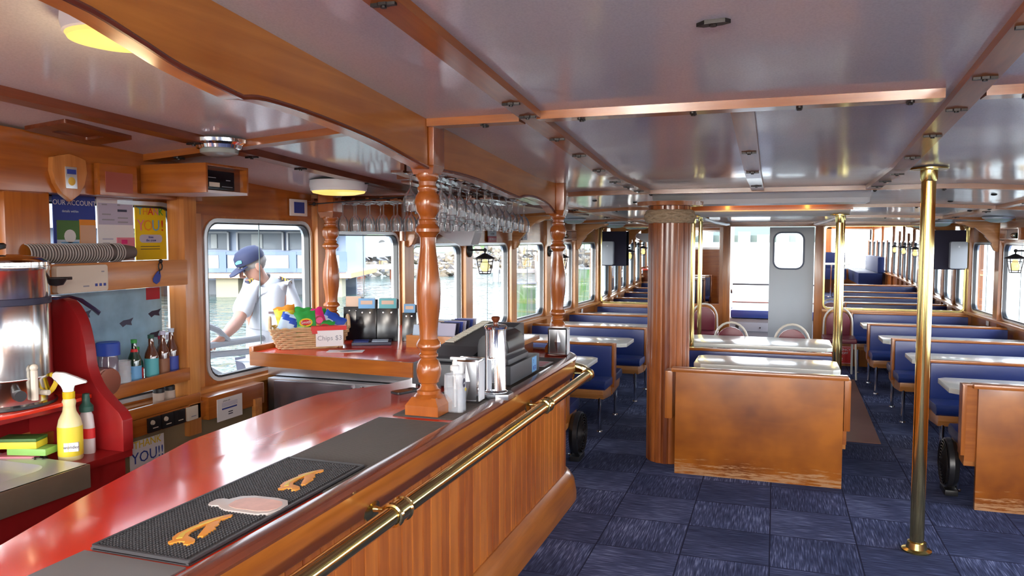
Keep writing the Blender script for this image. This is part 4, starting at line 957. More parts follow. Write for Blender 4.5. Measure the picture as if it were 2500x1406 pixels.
for j, y in enumerate((4.42, 4.56)):
    for k in range(12):
        x = -2.78+.099*k+j*.10
        if x > -1.66: continue
        if first: g2.location = (x, y, 1.937); first = False
        else: dup(g2, (x, y, 1.937))
for k in range(13):
    x = -2.83+.099*k; b = MB().m(M['darkY']); b.box(x-.012, 4.30, 1.948, x+.012, 4.70, 1.965, .003); b.box(x-.038, 4.30, 1.939, x+.038, 4.70, 1.950, .003); b.build('slat', parent=rack)
MB().m(M['darkX']).box(-2.80, 4.46, 1.962, -1.62, 4.54, 1.985, .003).build('cross_bar', parent=rack)
b = MB(); b.tube([(-2.84, 4.27, 1.925), (-1.55, 4.27, 1.995)], .004, 6); b.ball((-2.80, 4.27, 1.928), .012, 10, 6); solo(b, 'rack_rod', M['iron'], 'thin dark rod with a ball end strung in front of the side glass rack', 'rod', (-2.8, 4.27, 1.92))

for y in (3.75, 4.75): z = 2.028-(y-3.5)*.062; MB().m(M['darkX']).box(-1.93, y-.02, z+.01, -1.47, y+.02, z+.05).build('cross_bar', parent=RACK1); [MB().m(M['darkZ']).box(x-.012, y-.012, z+.05, x+.012, y+.012, cz(x, y)+.002).build('hanger', parent=RACK1) for x in (-1.9, -1.5)]
# ------------------------------------------------------------------ red side counter and fridge
ct = thing('side_counter', 'red side counter with a wooden edge below the bar window', 'counter', (-2.3, 4.4, .98)); zc = 1.05
P = [(-2.89, 3.70), (-1.795, 3.635), (-1.70, 4.62), (-1.55, 4.68), (-1.55, 5.30), (-2.80, 5.30)]
P = [(-2.885, 3.72), (-2.86, 3.692), (-1.80, 3.632), (-1.78, 3.66), (-1.78, 5.25), (-2.80, 5.25)]
MB().m(M['red']).prism(P, 'z', zc-.03, zc, .003).build('worktop', parent=ct)
b = MB().m(M['woodX']); n = [(-2.892, 3.72), (-2.862, 3.685), (-1.795, 3.624), (-1.772, 3.66), (-1.772, 4.0)]
V = []
for (x, y) in n: V.append([b.bm.verts.new((x, y, zc+q)) for q in (-.075, .004)])
m_ = [(-2.875, 3.74), (-2.856, 3.70), (-1.80, 3.645), (-1.79, 3.67), (-1.79, 4.0)]
V2 = [[b.bm.verts.new((x, y, zc+q)) for q in (-.075, .004)] for x, y in m_]
for i in range(4):
    b._f([V[i][0], V[i+1][0], V[i+1][1], V[i][1]]); b._f([V[i][1], V[i+1][1], V2[i+1][1], V2[i][1]]); b._f([V2[i][0], V2[i][1], V2[i+1][1], V2[i+1][0]]); b._f([V[i][0], V2[i][0], V2[i+1][0], V[i+1][0]])
b.build('wooden_edge', parent=ct)
MB().m(M['woodY']).box(-2.895, 3.72, zc-.02, -2.862, 5.2, zc+.03, .006).build('fiddle_rail', parent=ct)
MB().m(M['darkX']).box(-2.80, 4.55, 0, -1.80, 5.2, zc-.032).build('carcass', parent=ct)
fr_ = thing('bar_fridge', 'stainless steel bar fridge with a dark lid under the red side counter', 'fridge', (-2.3, 3.95, 0))
MB().m(M['steel']).box(-2.84, 3.82, .90, -1.82, 4.50, 1.015, .004).build('splash_panel', parent=fr_)
MB().m(M['steel']).box(-2.80, 3.76, .0, -1.90, 4.50, .895, .008).build('cabinet', parent=fr_)
b = MB().m(pm('dim_steel', (.20, .17, .20), .25, .8)); b.box(-2.74, 3.735, .52, -2.23, 3.76, .885, .004); b.box(-2.14, 3.735, .52, -1.90, 3.76, .875, .004); b.build('door', parent=fr_)
b = MB(); b.tube([(-2.36, 3.735, .80), (-2.36, 3.71, .80), (-2.24, 3.71, .80), (-2.24, 3.735, .80)], .006, 8); b.box(-2.22, 3.73, .835, -2.19, 3.75, .875, .003); b.box(-2.17, 3.73, .83, -2.14, 3.75, .885, .003); b.build('latch_handle', M['chrome'], fr_)

# wicker basket
bk = thing('wicker_basket', 'oblong wicker basket of chip packets with two loop handles', 'basket', (-2.66, 3.98, zc))
rot = Matrix.Translation((-2.665, 3.995, zc)) @ Matrix.Rotation(rad(38), 4, 'Z')
L_, W__ = .218, .105
def bloop(f, z, n=56):
    out = []
    for k in range(n):
        a = 2*PI*k/n; c, s_ = math.cos(a), math.sin(a); e = .45
        out.append((math.copysign(abs(c)**e, c)*L_*f, math.copysign(abs(s_)**e, s_)*W__*f, z))
    return out
b = MB()
for i in range(9):
    f = .86+.022*i; ph = i*PI
    pts = []
    for k, p in enumerate(bloop(f, .008+.0125*i)):
        w = 1+.028*math.cos(k*PI/2+ph); pts.append(rot @ Vector((p[0]*w, p[1]*w, p[2]+.002*math.sin(k*PI/2+ph))))
    b.tube(pts, .0068, 6, closed=True)
for p in bloop(.95, 0, 28): b.tube([rot @ Vector((p[0]*.9, p[1]*.9, .002)), rot @ Vector((p[0]*1.08, p[1]*1.08, .115))], .004, 5)
b.build('weave', M['wicker'], bk)
b = MB().m(M['wicker']); b.prism([tuple((rot @ Vector((p[0]*.85, p[1]*.85, 0)))[:2]) for p in bloop(.98, 0, 24)], 'z', zc+.001, zc+.006); b.build('bottom', parent=bk)
b = MB()
for q in range(2):
    pts = []
    for k in range(57):
        p = bloop(1.06, .122)[k % 56]; a = k*1.1+q*PI; pts.append(rot @ Vector((p[0]+.006*math.cos(a), p[1]+.006*math.cos(a), p[2]+.006*math.sin(a))))
    b.tube(pts[:-1], .006, 6, closed=True)
b.build('braided_rim', M['wicker'], bk)
for s_ in (-1, 1):
    b = MB(); pts = [rot @ Vector((s_*(L_*1.05), .052*math.cos(PI*k/12), .125+.062*math.sin(PI*k/12))) for k in range(13)]; b.tube(pts, .0095, 8); b.build('handle', M['wicker'], bk)
# red tape + price card
rr = rot
t = thing('price_card', 'white price card reading Chips $3 taped to the wicker basket', 'sign', rot @ Vector((.09, -.125, .02)))
q = lambda x, y, z: rr @ Vector((x, y, z))
b = MB().m(M['paper']); cy = -.128
b.hexa([q(.025, cy-.010, .018), q(.185, cy-.010, .018), q(.185, cy-.008, .018), q(.025, cy-.008, .018), q(.025, cy-.004, .112), q(.185, cy-.004, .112), q(.185, cy-.002, .112), q(.025, cy-.002, .112)]); b.build('card', parent=t)
b = MB().m(M['sred']); b.hexa([q(.0, cy-.005, .112), q(.205, cy-.005, .112), q(.205, cy+.03, .112), q(.0, cy+.03, .112), q(.0, cy-.004, .137), q(.205, cy-.004, .137), q(.205, cy+.03, .139), q(.0, cy+.03, .139)])
b.hexa([q(.005, cy-.011, .095), q(.035, cy-.011, .095), q(.035, cy-.004, .095), q(.005, cy-.004, .095), q(.0, cy-.008, .13), q(.03, cy-.008, .13), q(.03, cy-.002, .13), q(.0, cy-.002, .13)]); b.build('red_tape', parent=t)
dx = (q(1, 0, 0)-q(0, 0, 0)); up = (q(0, -.004, .112)-q(0, -.010, .018))
text('Chips $3', .040, M['greytxt'], t, q(.105, cy-.0085, .066), dx, up)
# chip packets
def packet(label, col, band, cx, cyy, cz_, w, h, tilt, yaw, lean, logo=None):
    t = thing('chip_packet', label, 'chip packet', rot @ Vector((cx, cyy, cz_+.012)), 'chip packets in the wicker basket')
    mt = rot @ Matrix.Translation((cx, cyy, cz_+.012)) @ Matrix.Rotation(yaw, 4, 'Z') @ Matrix.Rotation(lean, 4, 'X') @ Matrix.Rotation(tilt, 4, 'Y')
    def surf(u, v, s):
        x = (u-.5)*w; z = (v-.5)*h; e = (1-abs(2*u-1)**3)*(1-abs(2*v-1)**4); crk = .004*math.sin(9*u+5*v+cx*40)
        return mt @ Vector((x*(1-.05*math.sin(PI*v)), s*(.022*e+.001)+crk*(1-abs(2*v-1)), z+.004*math.sin(14*u+cx*60)*(abs(2*v-1)**4)))
    b = MB(); n, m_ = 10, 12
    for s in (-1, 1):
        G = [[b.bm.verts.new(surf(i/n, j/m_, s)) for i in range(n+1)] for j in range(m_+1)]
        for j in range(m_):
            vv = (j+.5)/m_
            for i in range(n):
                uu = (i+.5)/n
                b.m(M[band[0]] if band and band[1] <= vv+.25*(uu-.5) <= band[2] else M[col]); b._f([G[j][i], G[j][i+1], G[j+1][i+1], G[j+1][i]])
    b.build('bag', parent=t, ang=60)
    if logo:
        b = MB(); c0 = [surf(.5+.33*math.cos(2*PI*k/18), .52+.17*math.sin(2*PI*k/18), -1.12)+(mt.to_3x3() @ Vector((0, -.002, 0))) for k in range(18)]
        b.m(M[logo[0]]).poly(c0); cen = [surf(.5+.26*math.cos(2*PI*k/18), .52+.11*math.sin(2*PI*k/18), -1.2)+(mt.to_3x3() @ Vector((0, -.0035, 0))) for k in range(18)]; b.m(M[logo[1]]).poly(cen); b.build('logo_oval', parent=t)
        if logo[2]: text(logo[2], .026, M['paper'], t, surf(.5, .52, -1.3)+(mt.to_3x3() @ Vector((0, -.006, 0))), mt.to_3x3() @ Vector((1, 0, 0)), mt.to_3x3() @ Vector((0, 0, 1)))
    return t
packet('yellow chip packet standing tallest at the back left of the basket', 'lemon', ('orange', .8, 1.2), -.13, .045, .165, .13, .15, -.2, .1, -.25)
packet('white and blue chip packet leaning at the front left of the basket', 'pale', ('sblue', .62, .86), -.125, -.035, .125, .12, .15, .35, -.15, -.3)
packet('dark green chip packet behind the logo packet in the basket', 'green', ('lime', .3, .5), -.03, .06, .155, .14, .14, .1, .15, -.2)
packet('bright green chip packet with a red and yellow oval at the front', 'green', ('lime', .1, .35), -.025, -.045, .135, .125, .155, -.08, .0, -.25, ('yellow', 'sred', 'Smith'))
packet('green packet lying at the back right of the basket', 'green', ('yellow', .2, .4), .06, .05, .145, .12, .13, -.25, -.1, -.4)
packet('magenta chip packet upright in the middle of the basket', 'pink', ('orange', .1, .40), .055, -.02, .145, .085, .165, -.28, .05, -.2, ('crimson', 'pink', ''))
packet('small green packet with a red oval near the tape of the basket', 'green', ('orange', .0, .3), .09, -.045, .105, .10, .10, .2, -.1, -.35, ('sred', 'crimson', ''))
packet('deep blue chip packet at the right end of the basket', 'sblue', ('pale', .25, .55), .135, .0, .13, .14, .12, .55, -.05, -.3)
# brochure holders
def holder(label, x, y, w, h, lean, rz, card, n=3):
    t = thing('brochure_holder', label, 'holder', (x, y, zc), 'brochure holders on the side counter')
    mt = Matrix.Rotation(rz, 4, 'Z')
    def pr(P, a, b_, mat, nm, par):
        bb = MB().m(mat); bb.prism([(p[0], p[1]) for p in P], 'x', a, b_, .002); bb.bm.transform(mt); return bb.build(nm, parent=par, local=True)
    pr([(-.05, 0), (.07, 0), (.07, .006), (-.05, .006)], -w/2, w/2, M['gloss'], 'base', t)
    pr([(.03, 0), (.036, 0), (.036+lean, h), (.03+lean, h)], -w/2, w/2, M['gloss'], 'backboard', t)
    pr([(-.045, 0), (-.041, 0), (-.041+lean*.75, h*.80), (-.045+lean*.75, h*.80)], -w/2, w/2, M['gloss'], 'front_panel', t)
    for s in (-1, 1): pr([(-.043, 0), (.034, 0), (.03+lean*.75, h*.78), (-.043+lean*.75, h*.80)], s*w/2-.002, s*w/2+.002, M['gloss'], 'side_panel', t)
    for s in (-.2, .2):
        bb = MB(); bb.lathe([(0, 0), (.006, 0), (.005, .003), (0, .004)], (0, 0, 0), 12, Matrix.Translation((s*w, -.045+lean*.68, h*.70)) @ Matrix.Rotation(PI/2, 4, 'X')); bb.bm.transform(mt); bb.build('screw', M['chrome'], t, local=True)
    for k in range(n):
        o = thing('brochure', 'printed brochure standing in the %s' % label.split(',')[0], 'brochure', (x, y, zc), 'brochures in the black holders')
        d = -.03+k*.02; top = h*(1.04-.0*k)
        bb = MB().m(M[card] if k == 0 else M['paper']); bb.prism([(d+lean*.1, .012), (d+.008+lean*.1, .012), (d+.008+lean, top), (d+lean, top)], 'x', -w*.42, w*.42); bb.m(M['paper']); bb.bm.transform(mt); bb.build('leaflet', parent=o, local=True)
        if k == 0:
            bb = MB().m(M['tan']); bb.hexa([(-w*.3, d+lean*.86-.002, top*.86), (w*.3, d+lean*.86-.002, top*.86), (w*.3, d+lean*.86-.001, top*.86), (-w*.3, d+lean*.86-.001, top*.86), (-w*.3, d+lean*.95-.002, top*.95), (w*.3, d+lean*.95-.002, top*.95), (w*.3, d+lean*.95, top*.95), (-w*.3, d+lean*.95, top*.95)]); bb.bm.transform(mt); bb.build('picture', parent=o, local=True)
holder('grey clear-fronted brochure holder, leftmost beside the window column', -2.60, 4.40, .115, .27, .03, .35, 'tan', 2)
holder('black brochure holder second from the left', -2.485, 4.37, .125, .262, .03, .35, 'sky', 2)
holder('black brochure holder third from the left', -2.36, 4.42, .13, .262, .03, .35, 'teal', 3)
holder('small clear dark brochure holder at the right end', -2.235, 4.48, .085, .225, .03, .35, 'sky', 2)
# flat tray of cards, leaflet, card rack
t = thing('card_tray', 'flat dark blue tray of cards lying in front of the black holders', 'tray', (-2.37, 4.23, zc)); 
bb = MB().m(M['ink']); bb.box(-.12, -.075, .001, .12, .075, .02, .003); o = bb.build('tray', parent=t, local=True); MB().m(M['inkb']).box(-.11, -.06, .02, -.02, .05, .024, .001).build('blue_card', parent=t, local=True); MB().m(M['pale']).box(.0, -.05, .02, .10, .06, .023, .001).build('pale_card', parent=t, local=True); t.rotation_euler = (0, 0, .45)
t = thing('leaflet', 'small white printed leaflet lying flat on the red counter', 'leaflet', (-2.36, 3.90, zc)); bb = MB().m(M['paper']); bb.box(-.105, -.045, .001, .105, .045, .003); bb.build('sheet', parent=t, local=True); bb = MB().m(M['ink']); bb.prism([(-.03, -.03), (.02, -.02), (.06, .01), (.085, .03), (.04, .025), (-.02, .0)], 'z', .003, .0035); bb.m(M['tan']).prism([(-.07, -.02), (-.02, -.01), (.02, .02), (-.04, .025)], 'z', .003, .0036); bb.build('print', parent=t, local=True); t.rotation_euler = (0, 0, .35)
t = thing('card_spinner', 'small clear wavy card stand on the counter beside the wooden card box', 'stand', (-2.19, 4.60, zc)); 
b = MB(); b.box(-2.22, 4.57, zc, -2.12, 4.64, zc+.012, .003); b.tube([(-2.17, 4.6, zc+.01), (-2.165, 4.6, zc+.06), (-2.175, 4.6, zc+.10), (-2.16, 4.6, zc+.15), (-2.17, 4.6, zc+.17)], .004, 6); b.build('wire', M['chrome'], t); b = MB().m(M['clear']); b.box(-2.20, 4.59, zc+.05, -2.10, 4.594, zc+.22, .001); b.build('acrylic_panel', parent=t)
t = thing('card_box', 'open wooden box of upright postcards on the side counter', 'box', (-1.93, 4.42, zc)); ca, sa = math.cos(.02), math.sin(.02)
b = MB().m(M['paleX']); x0, x1, y0, y1, h = -2.105, -1.79, 4.17, 4.68, .075
b.box(x0, y0, zc, x1, y0+.012, zc+h, .003); b.box(x0, y1-.012, zc, x1, y1, zc+h*1.05, .003); b.box(x0, y0+.012, zc, x0+.012, y1-.012, zc+h, .003); b.box(x1-.012, y0+.012, zc, x1, y1-.012, zc+h, .003); b.box(x0+.01, y0+.01, zc, x1-.01, y1-.01, zc+.008); b.build('box', parent=t)
pal = ['pale', 'inkb', 'brownlab', 'lilac', 'paper', 'ink']
for col in range(2):
    for k in range(7):
        xx = -2.03 if col == 0 else -1.875; yy = 4.215+k*.055; m_ = MB().m(M[pal[(k*2+col*3) % 6]])
        hh = .13+.015*((k*3+col) % 3)
        m_.hexa([(xx-.062, yy, zc+.01), (xx+.062, yy, zc+.01), (xx+.062, yy+.01, zc+.01), (xx-.062, yy+.01, zc+.01), (xx-.062, yy+.035, zc+hh), (xx+.062, yy+.035, zc+hh), (xx+.062, yy+.045, zc+hh), (xx-.062, yy+.045, zc+hh)])
        o = solo(m_, 'postcard', None, 'printed postcards standing tilted in the open wooden card box', 'postcard', (xx, yy, zc), 'postcards in the wooden box')

# ------------------------------------------------------------------ back bar: shelves, posters, bottles
W0 = lambda y: wl(y)+.0
sh = thing('back_bar_shelves', 'wooden shelving unit on the wall behind the bar, left of the window', 'shelves', (-2.85, 2.8, .8))
xf = -2.80
MB().m(M['paleZ']).box(-2.905, 3.12, .70, -2.80, 3.21, 1.98, .006).build('upright', parent=sh)
MB().m(M['woodZ']).box(-2.99, 2.22, 1.5, -2.86, 2.42, 1.93, .006).build('upright', parent=sh)
MB().m(M['woodY']).box(-2.985, 1.2, 1.575, -2.81, 3.12, 1.598).build('upper_shelf', parent=sh)
MB().m(M['paleY']).box(-2.815, 1.2, 1.475, -2.795, 3.13, 1.60, .004).build('upper_fascia', parent=sh)
MB().m(M['woodY']).box(-2.97, 2.3, .985, -2.81, 3.12, 1.005).build('bottle_shelf', parent=sh)
b = MB().m(M['woodY']); b.prism([(2.40, .975), (3.13, .99), (3.13, 1.055), (2.72, 1.045), (2.66, 1.04), (2.40, .99)], 'x', -2.815, -2.795, .003); b.build('bottle_fascia', parent=sh)
MB().m(M['woodY']).box(-2.97, 2.3, .86, -2.81, 3.12, .878).build('lower_shelf', parent=sh)
MB().m(M['woodY']).box(-2.815, 2.3, .865, -2.795, 3.2, .915, .004).build('lower_fascia', parent=sh)
MB().m(M['woodY']).box(-2.99, 2.3, .78, -2.80, 3.62, .862, .003).build('switch_rail', parent=sh)
MB().m(M['woodY']).box(-2.93, 3.24, .76, -2.78, 3.70, .88, .004).build('window_rail', parent=sh)
MB().m(pm('grey_green_board', (.26, .20, .11), .6, var=.25)).box(-2.99, 2.2, .05, -2.83, 3.66, .78).build('lower_board', parent=sh)
MB().m(M['paleX']).box(-2.79, 3.60, .60, -2.765, 3.66, .80, .003).build('fridge_cleat', parent=sh)
# header box above
hb = thing('overhead_box', 'wooden boxed header above the back bar shelves', 'header', (-2.88, 2.2, 1.95))
MB().m(M['woodY']).prism([(.6, 1.88), (3.30, 1.90), (3.30, 2.10), (.6, 2.2)], 'x', -2.99, -2.84, .004).build('box', parent=hb)
def poster(label, y0, y1, z0, z1, mat, x=-2.955, cat='poster', name='poster'):
    t = thing(name, label, cat, (x, (y0+y1)/2, z0))
    MB().m(mat).box(x-.004, y0, z0, x, y1, z1).build('sheet', parent=t); return t
def pat(t, mat, y0, y1, z0, z1, x=-2.955, nm='print', k=1):
    return MB().m(M[mat]).box(x, y0, z0, x+.0008*k, y1, z1).build(nm, parent=t)
T_ = lambda s, size, mat, t, y, z, x=-2.955, sx=1: text(s, size, M[mat], t, (x+.0022, y, z), (0, 1, 0), (0, 0, 1), sx=sx)
p = poster('dark blue recruiting poster with a photo of a person, behind the shield plaque', 2.515, 2.735, 1.60, 1.895, M['inkb'])
pat(p, 'pale', 2.53, 2.66, 1.60, 1.78, nm='photo'); pat(p, 'orange', 2.645, 2.733, 1.60, 1.79, nm='orange_panel', k=2); pat(p, 'peach', 2.648, 2.731, 1.62, 1.765, nm='peach_panel', k=3); pat(p, 'bush', 2.53, 2.645, 1.70, 1.785, nm='foliage', k=2)
b = MB().m(M['paper']); b.lathe([(0, 0), (.03, 0), (.03, .001), (0, .001)], (0, 0, 0), 16, Matrix.Translation((-2.9535, 2.595, 1.715)) @ Matrix.Rotation(PI/2, 4, 'Y')); b.m(M['sky']).box(-2.9535, 2.55, 1.60, -2.9525, 2.64, 1.69); b.build('figure', parent=p)
T_('OUR ACCOUNT', .032, 'paper', p, 2.625, 1.862, sx=.95); T_('details within', .016, 'pale', p, 2.60, 1.825)
p = poster('white printed notice with grey text lines and a black bar, middle of the poster row', 2.745, 2.955, 1.60, 1.895, M['paper'])
pat(p, 'lilac', 2.75, 2.95, 1.77, 1.87, nm='tint')
for z, a, c, m_ in ((1.86, 2.77, 2.80, 'greytxt'), (1.84, 2.77, 2.825, 'lilac'), (1.815, 2.77, 2.82, 'greytxt'), (1.79, 2.77, 2.84, 'greytxt'), (1.70, 2.77, 2.83, 'lilac'), (1.68, 2.77, 2.81, 'greytxt'), (1.655, 2.77, 2.84, 'lilac'), (1.615, 2.77, 2.84, 'greytxt'), (1.86, 2.86, 2.875, 'greytxt'), (1.80, 2.86, 2.92, 'greytxt'), (1.78, 2.86, 2.92, 'greytxt'), (1.70, 2.86, 2.92, 'lilac')): pat(p, m_, a, c, z, z+.006, nm='text_line', k=2)
pat(p, 'ink', 2.86, 2.915, 1.832, 1.843, nm='black_bar', k=2)
p = poster('small pink card overlapping the white notice', 2.85, 2.955, 1.622, 1.71, M['rose'], -2.951); pat(p, 'pink', 2.875, 2.91, 1.68, 1.70, -2.951)
p = poster('bright yellow poster with multicoloured THANK YOU! lettering', 2.965, 3.165, 1.60, 1.885, M['yellow'])
for s, y, m_ in (('T', 2.995, 'teal'), ('H', 3.028, 'orange'), ('A', 3.062, 'sred'), ('N', 3.097, 'rose'), ('K', 3.13, 'green')): T_(s, .050, m_, p, y, 1.838)
for s, y, m_ in (('Y', 2.998, 'rose'), ('O', 3.045, 'orange'), ('U', 3.095, 'sky'), ('!', 3.137, 'sred')): T_(s, .078, m_, p, y, 1.768)
b = MB().m(M['lilac']); b.prism(rrect(2.99, 1.685, 3.135, 1.725, .018), 'x', -2.955, -2.953); b.build('bubble', parent=p)
T_('from', .016, 'inkb', p, 3.06, 1.712, -2.9535); T_('the crew', .018, 'inkb', p, 3.06, 1.697, -2.9535)
for z in (1.665, 1.652): pat(p, 'ink', 2.995, 3.12, z, z+.003, nm='text_line')
p = poster('wide blue sea-life chart behind the bottles', 2.50, 3.13, 1.06, 1.46, pm('sea_chart', (.26, .46, .68), .6, var=.65, vs=6), -2.965)
pat(p, 'crimson', 3.03, 3.12, 1.40, 1.46, -2.965); pat(p, 'inkb', 2.52, 2.58, 1.40, 1.43, -2.965)
for (y, z) in ((2.66, 1.36), (3.08, 1.33), (2.90, 1.30), (3.07, 1.22)):
    b = MB().m(M['ink']); b.prism([(y-.04, z), (y-.015, z+.012), (y+.02, z+.014), (y+.045, z+.02), (y+.03, z), (y+.035, z-.016), (y, z-.01), (y-.02, z-.02)], 'x', -2.965, -2.964); b.build('fish_print', parent=p)
p = poster('pale paper with blue YOU!! lettering below the switches', 2.76, 2.97, .58, .755, M['paper'], -2.822, 'poster')
T_('THANK', .05, 'yellow', p, 2.865, .735, -2.822); T_('YOU!!', .075, 'inkb', p, 2.865, .672, -2.822)
p = poster('white laminated notice with a dark line under the bar window', 3.30, 3.50, .735, .855, M['paper'], -2.775, 'notice', 'notice')
pat(p, 'inkb', 3.335, 3.455, .793, .801, -2.775, 'dark_line'); T_('please ask', .014, 'greytxt', p, 3.37, .84, -2.775)
for k in range(4): pat(p, 'lilac', 3.335, 3.46, .808+.006*k, .811+.006*k, -2.775, 'text_line')
for k in range(2): pat(p, 'ink', 3.385, 3.42, .76+.012*k, .765+.012*k, -2.775, 'text_line')
for i, (y, m_, l) in enumerate(((2.88, 'black', 'black double switch plate, leftmost under the lower shelf'), (2.965, 'black', 'black gauge plate with pale knobs under the lower shelf'), (3.045, 'black', 'plain black plate beside the white one under the lower shelf'), (3.135, 'offw', 'cream switch plate, the rightmost under the lower shelf'))):
    t = thing('switch_plate', l, 'switch', (-2.80, y, .82)); MB().m(M[m_]).box(-2.80, y-.038, .785, -2.788, y+.038, .855, .003).build('plate', parent=t)
    b = MB().m(M['offw'] if m_ == 'black' else M['greytxt'])
    if i < 2: b.lathe([(0, 0), (.012, 0), (.01, .008), (0, .009)], (0, 0, 0), 14, Matrix.Translation((-2.788, y-.015, .832)) @ Matrix.Rotation(PI/2, 4, 'Y'))
    b.box(-2.788, y-.012, .802, -2.786, y+.02, .806); b.build('knob', parent=t)
# cups lying in a nested stack
c0 = thing('paper_cup', 'nested corrugated grey cups lying in a long stack on the upper shelf', 'cup', (0, 0, 0), 'nested cup stack'); mtx = Matrix.Rotation(-PI/2, 4, 'X')
MB().lathe([(0, .082), (.026, .082), (.028, .08), (.0385, .004), (.0400, .003), (.0405, .0), (.0385, -.002), (.036, .002), (.026, .076), (0, .077)], (0, 0, 0), 24, mtx).build('wall', flat('cup_grey', (.16, .15, .15), .6), c0)
MB().tube([(.0400*math.cos(2*PI*k/24), 0, .0400*math.sin(2*PI*k/24)) for k in range(24)], .0026, 6, closed=True).build('rolled_rim', flat('rim_grey', (.42,.40,.40), .6), c0)
for k in range(34):
    y = 2.30+k*.0138+(.016 if k >= 30 else 0)
    if k == 0: c0.location = (-2.862, y, 1.642)
    else: dup(c0, (-2.862, y, 1.642))
def bottle(label, x, y, z, h, r, mat, cap, lab, lab2=None, zl=(.12, .45)):
    t = thing('bottle', label, 'bottle', (x, y, z), 'bottles on the bottle shelf')
    MB().lathe([(0, 0.0), (r*.95, 0), (r, .006), (r, h*.55), (r*.9, h*.62), (r*.42, h*.78), (r*.38, h*.93), (r*.42, h*.935), (r*.42, h*.95), (0, h*.95)], (x, y, z), 24).build('glass', mat, t)
    MB().lathe([(r*.44, h*.925), (r*.46, h), (0, h)], (x, y, z), 16).build('cap', M[cap], t)
    MB().lathe([(r*1.015, h*zl[0]), (r*1.015, h*zl[1])], (x, y, z), 24).build('label', M[lab], t)
    if lab2: MB().lathe([(r*.46, h*.80), (r*.60, h*.70)], (x, y, z), 18).build('neck_label', M[lab2], t)
    return t
zs = 1.005
bottle('green beer bottle with a blue label and red neck, leftmost of the bottles', -2.86, 2.84, zs, .225, .030, M['gbottle'], 'green', 'sky', 'sred')
bottle('short green bottle with a red label just right of the leftmost bottle', -2.90, 2.895, zs, .18, .028, M['gbottle'], 'green', 'sred')
bottle('brown beer bottle with a big pale oval label', -2.86, 2.945, zs, .235, .032, M['bottle'], 'dgreen', 'teal', None, (.15, .52))
bottle('amber bottle with a clear neck and brown label behind the others', -2.86, 3.02, zs, .245, .030, M['bottle'], 'lilac', 'brownlab')
bottle('amber bottle with a pale label next to the post', -2.905, 3.055, zs, .215, .030, M['bottle'], 'crimson', 'greytxt')
bottle('amber bottle with a blue and white label, the rightmost', -2.868, 3.087, zs, .25, .031, M['bottle'], 'pale', 'inkb')
t = thing('canister', 'clear canister with a deep blue lid at the left of the bottle shelf', 'canister', (-2.87, 2.70, zs)); MB().lathe([(0, 0), (.044, 0), (.045, .005), (.042, .15), (.038, .16), (.038, .175)], (-2.87, 2.70, zs), 24).build('body', pm('smoky', (.20, .18, .24), .12, spec=.8), t); MB().lathe([(.05, .17), (.05, .225), (.046, .23), (0, .23)], (-2.87, 2.70, zs), 24).build('lid', M['sblue'], t)
t = thing('copper_tin', 'round copper-toned tin lying on its side on the bottle shelf', 'tin', (-2.83, 2.60, zs)); MB().lathe([(0, -.05), (.06, -.05), (.064, -.04), (.064, .04), (.06, .05), (0, .052)], (0, 0, 0), 28, Matrix.Translation((-2.83, 2.62, zs+.065)) @ Matrix.Rotation(PI/2, 4, 'Y')).build('body', pm('copper', (.45, .18, .12), .25, .7), t)
b = MB()
for k in range(5):
    pz = zs+k*.02; b = MB().lathe([(.026, 0), (.030, .03), (.034, .06), (.032, .06), (.025, .004), (0, .004)], (-2.83, 2.745, pz), 20); solo(b, 'glass_tumbler', M['clear'], 'stacked clear tumblers beside the blue-lidded canister', 'glass', (-2.83, 2.745, pz), 'stacked tumblers')
for k, y in enumerate((2.985, 3.055)):
    t = thing('shaker', '%s dark-topped shaker on the lower shelf' % ['left', 'right'][k], 'shaker', (-2.86, y, .878)); MB().lathe([(0, 0), (.028, 0), (.028, .07), (.024, .075)], (-2.86, y, .878), 20).build('jar', flat('shaker_body', (.45, .36, .30), .3), t); MB().lathe([(.027, .072), (.027, .092), (.02, .1), (0, .1)], (-2.86, y, .878), 20).build('cap', M['black'], t)
# keys with blue tag, beige control box
t = thing('key_tag', 'blue key tag hanging on the front of the upper shelf', 'keys', (-2.79, 2.945, 1.50)); b = MB(); b.prism([(2.93+p[0], 1.52+p[1]) for p in ((-.03, -.02), (-.032, -.005), (-.02, .012), (.0, .03), (.012, .028), (.016, .005), (.008, -.02), (-.012, -.032))], 'x', -2.794, -2.788, .002); b.build('tag', M['inkb'], t)
b = MB(); b.tube([(-2.79, 2.945+.012*math.sin(k), 1.572+.018*math.cos(k)) for k in [2*PI*i/12 for i in range(12)]], .003, 5, closed=True); b.tube([(-2.79, 2.94, 1.555), (-2.79, 2.935, 1.535)], .004, 5); b.ball((-2.79, 2.948, 1.597), .010, 8, 6); b.build('ring_and_hook', M['iron'], t)
t = thing('control_box', 'cream control box on the upper shelf front beside the urn', 'box', (-2.79, 2.5, 1.48)); MB().m(M['offw']).prism(rrect(2.36, 1.478, 2.615, 1.592, .012), 'x', -2.795, -2.765, .004).build('casing', parent=t)
b = MB().m(M['inkb']); [b.box(-2.765, 2.545+k*.022, 1.50, -2.7645, 2.558+k*.022, 1.512) for k in range(3)]; b.m(M['greytxt']).box(-2.765, 2.485, 1.50, -2.7645, 2.515, 1.506); b.m(M['greytxt']).box(-2.765, 2.58, 1.56, -2.7645, 2.595, 1.565); b.build('markings', parent=t)
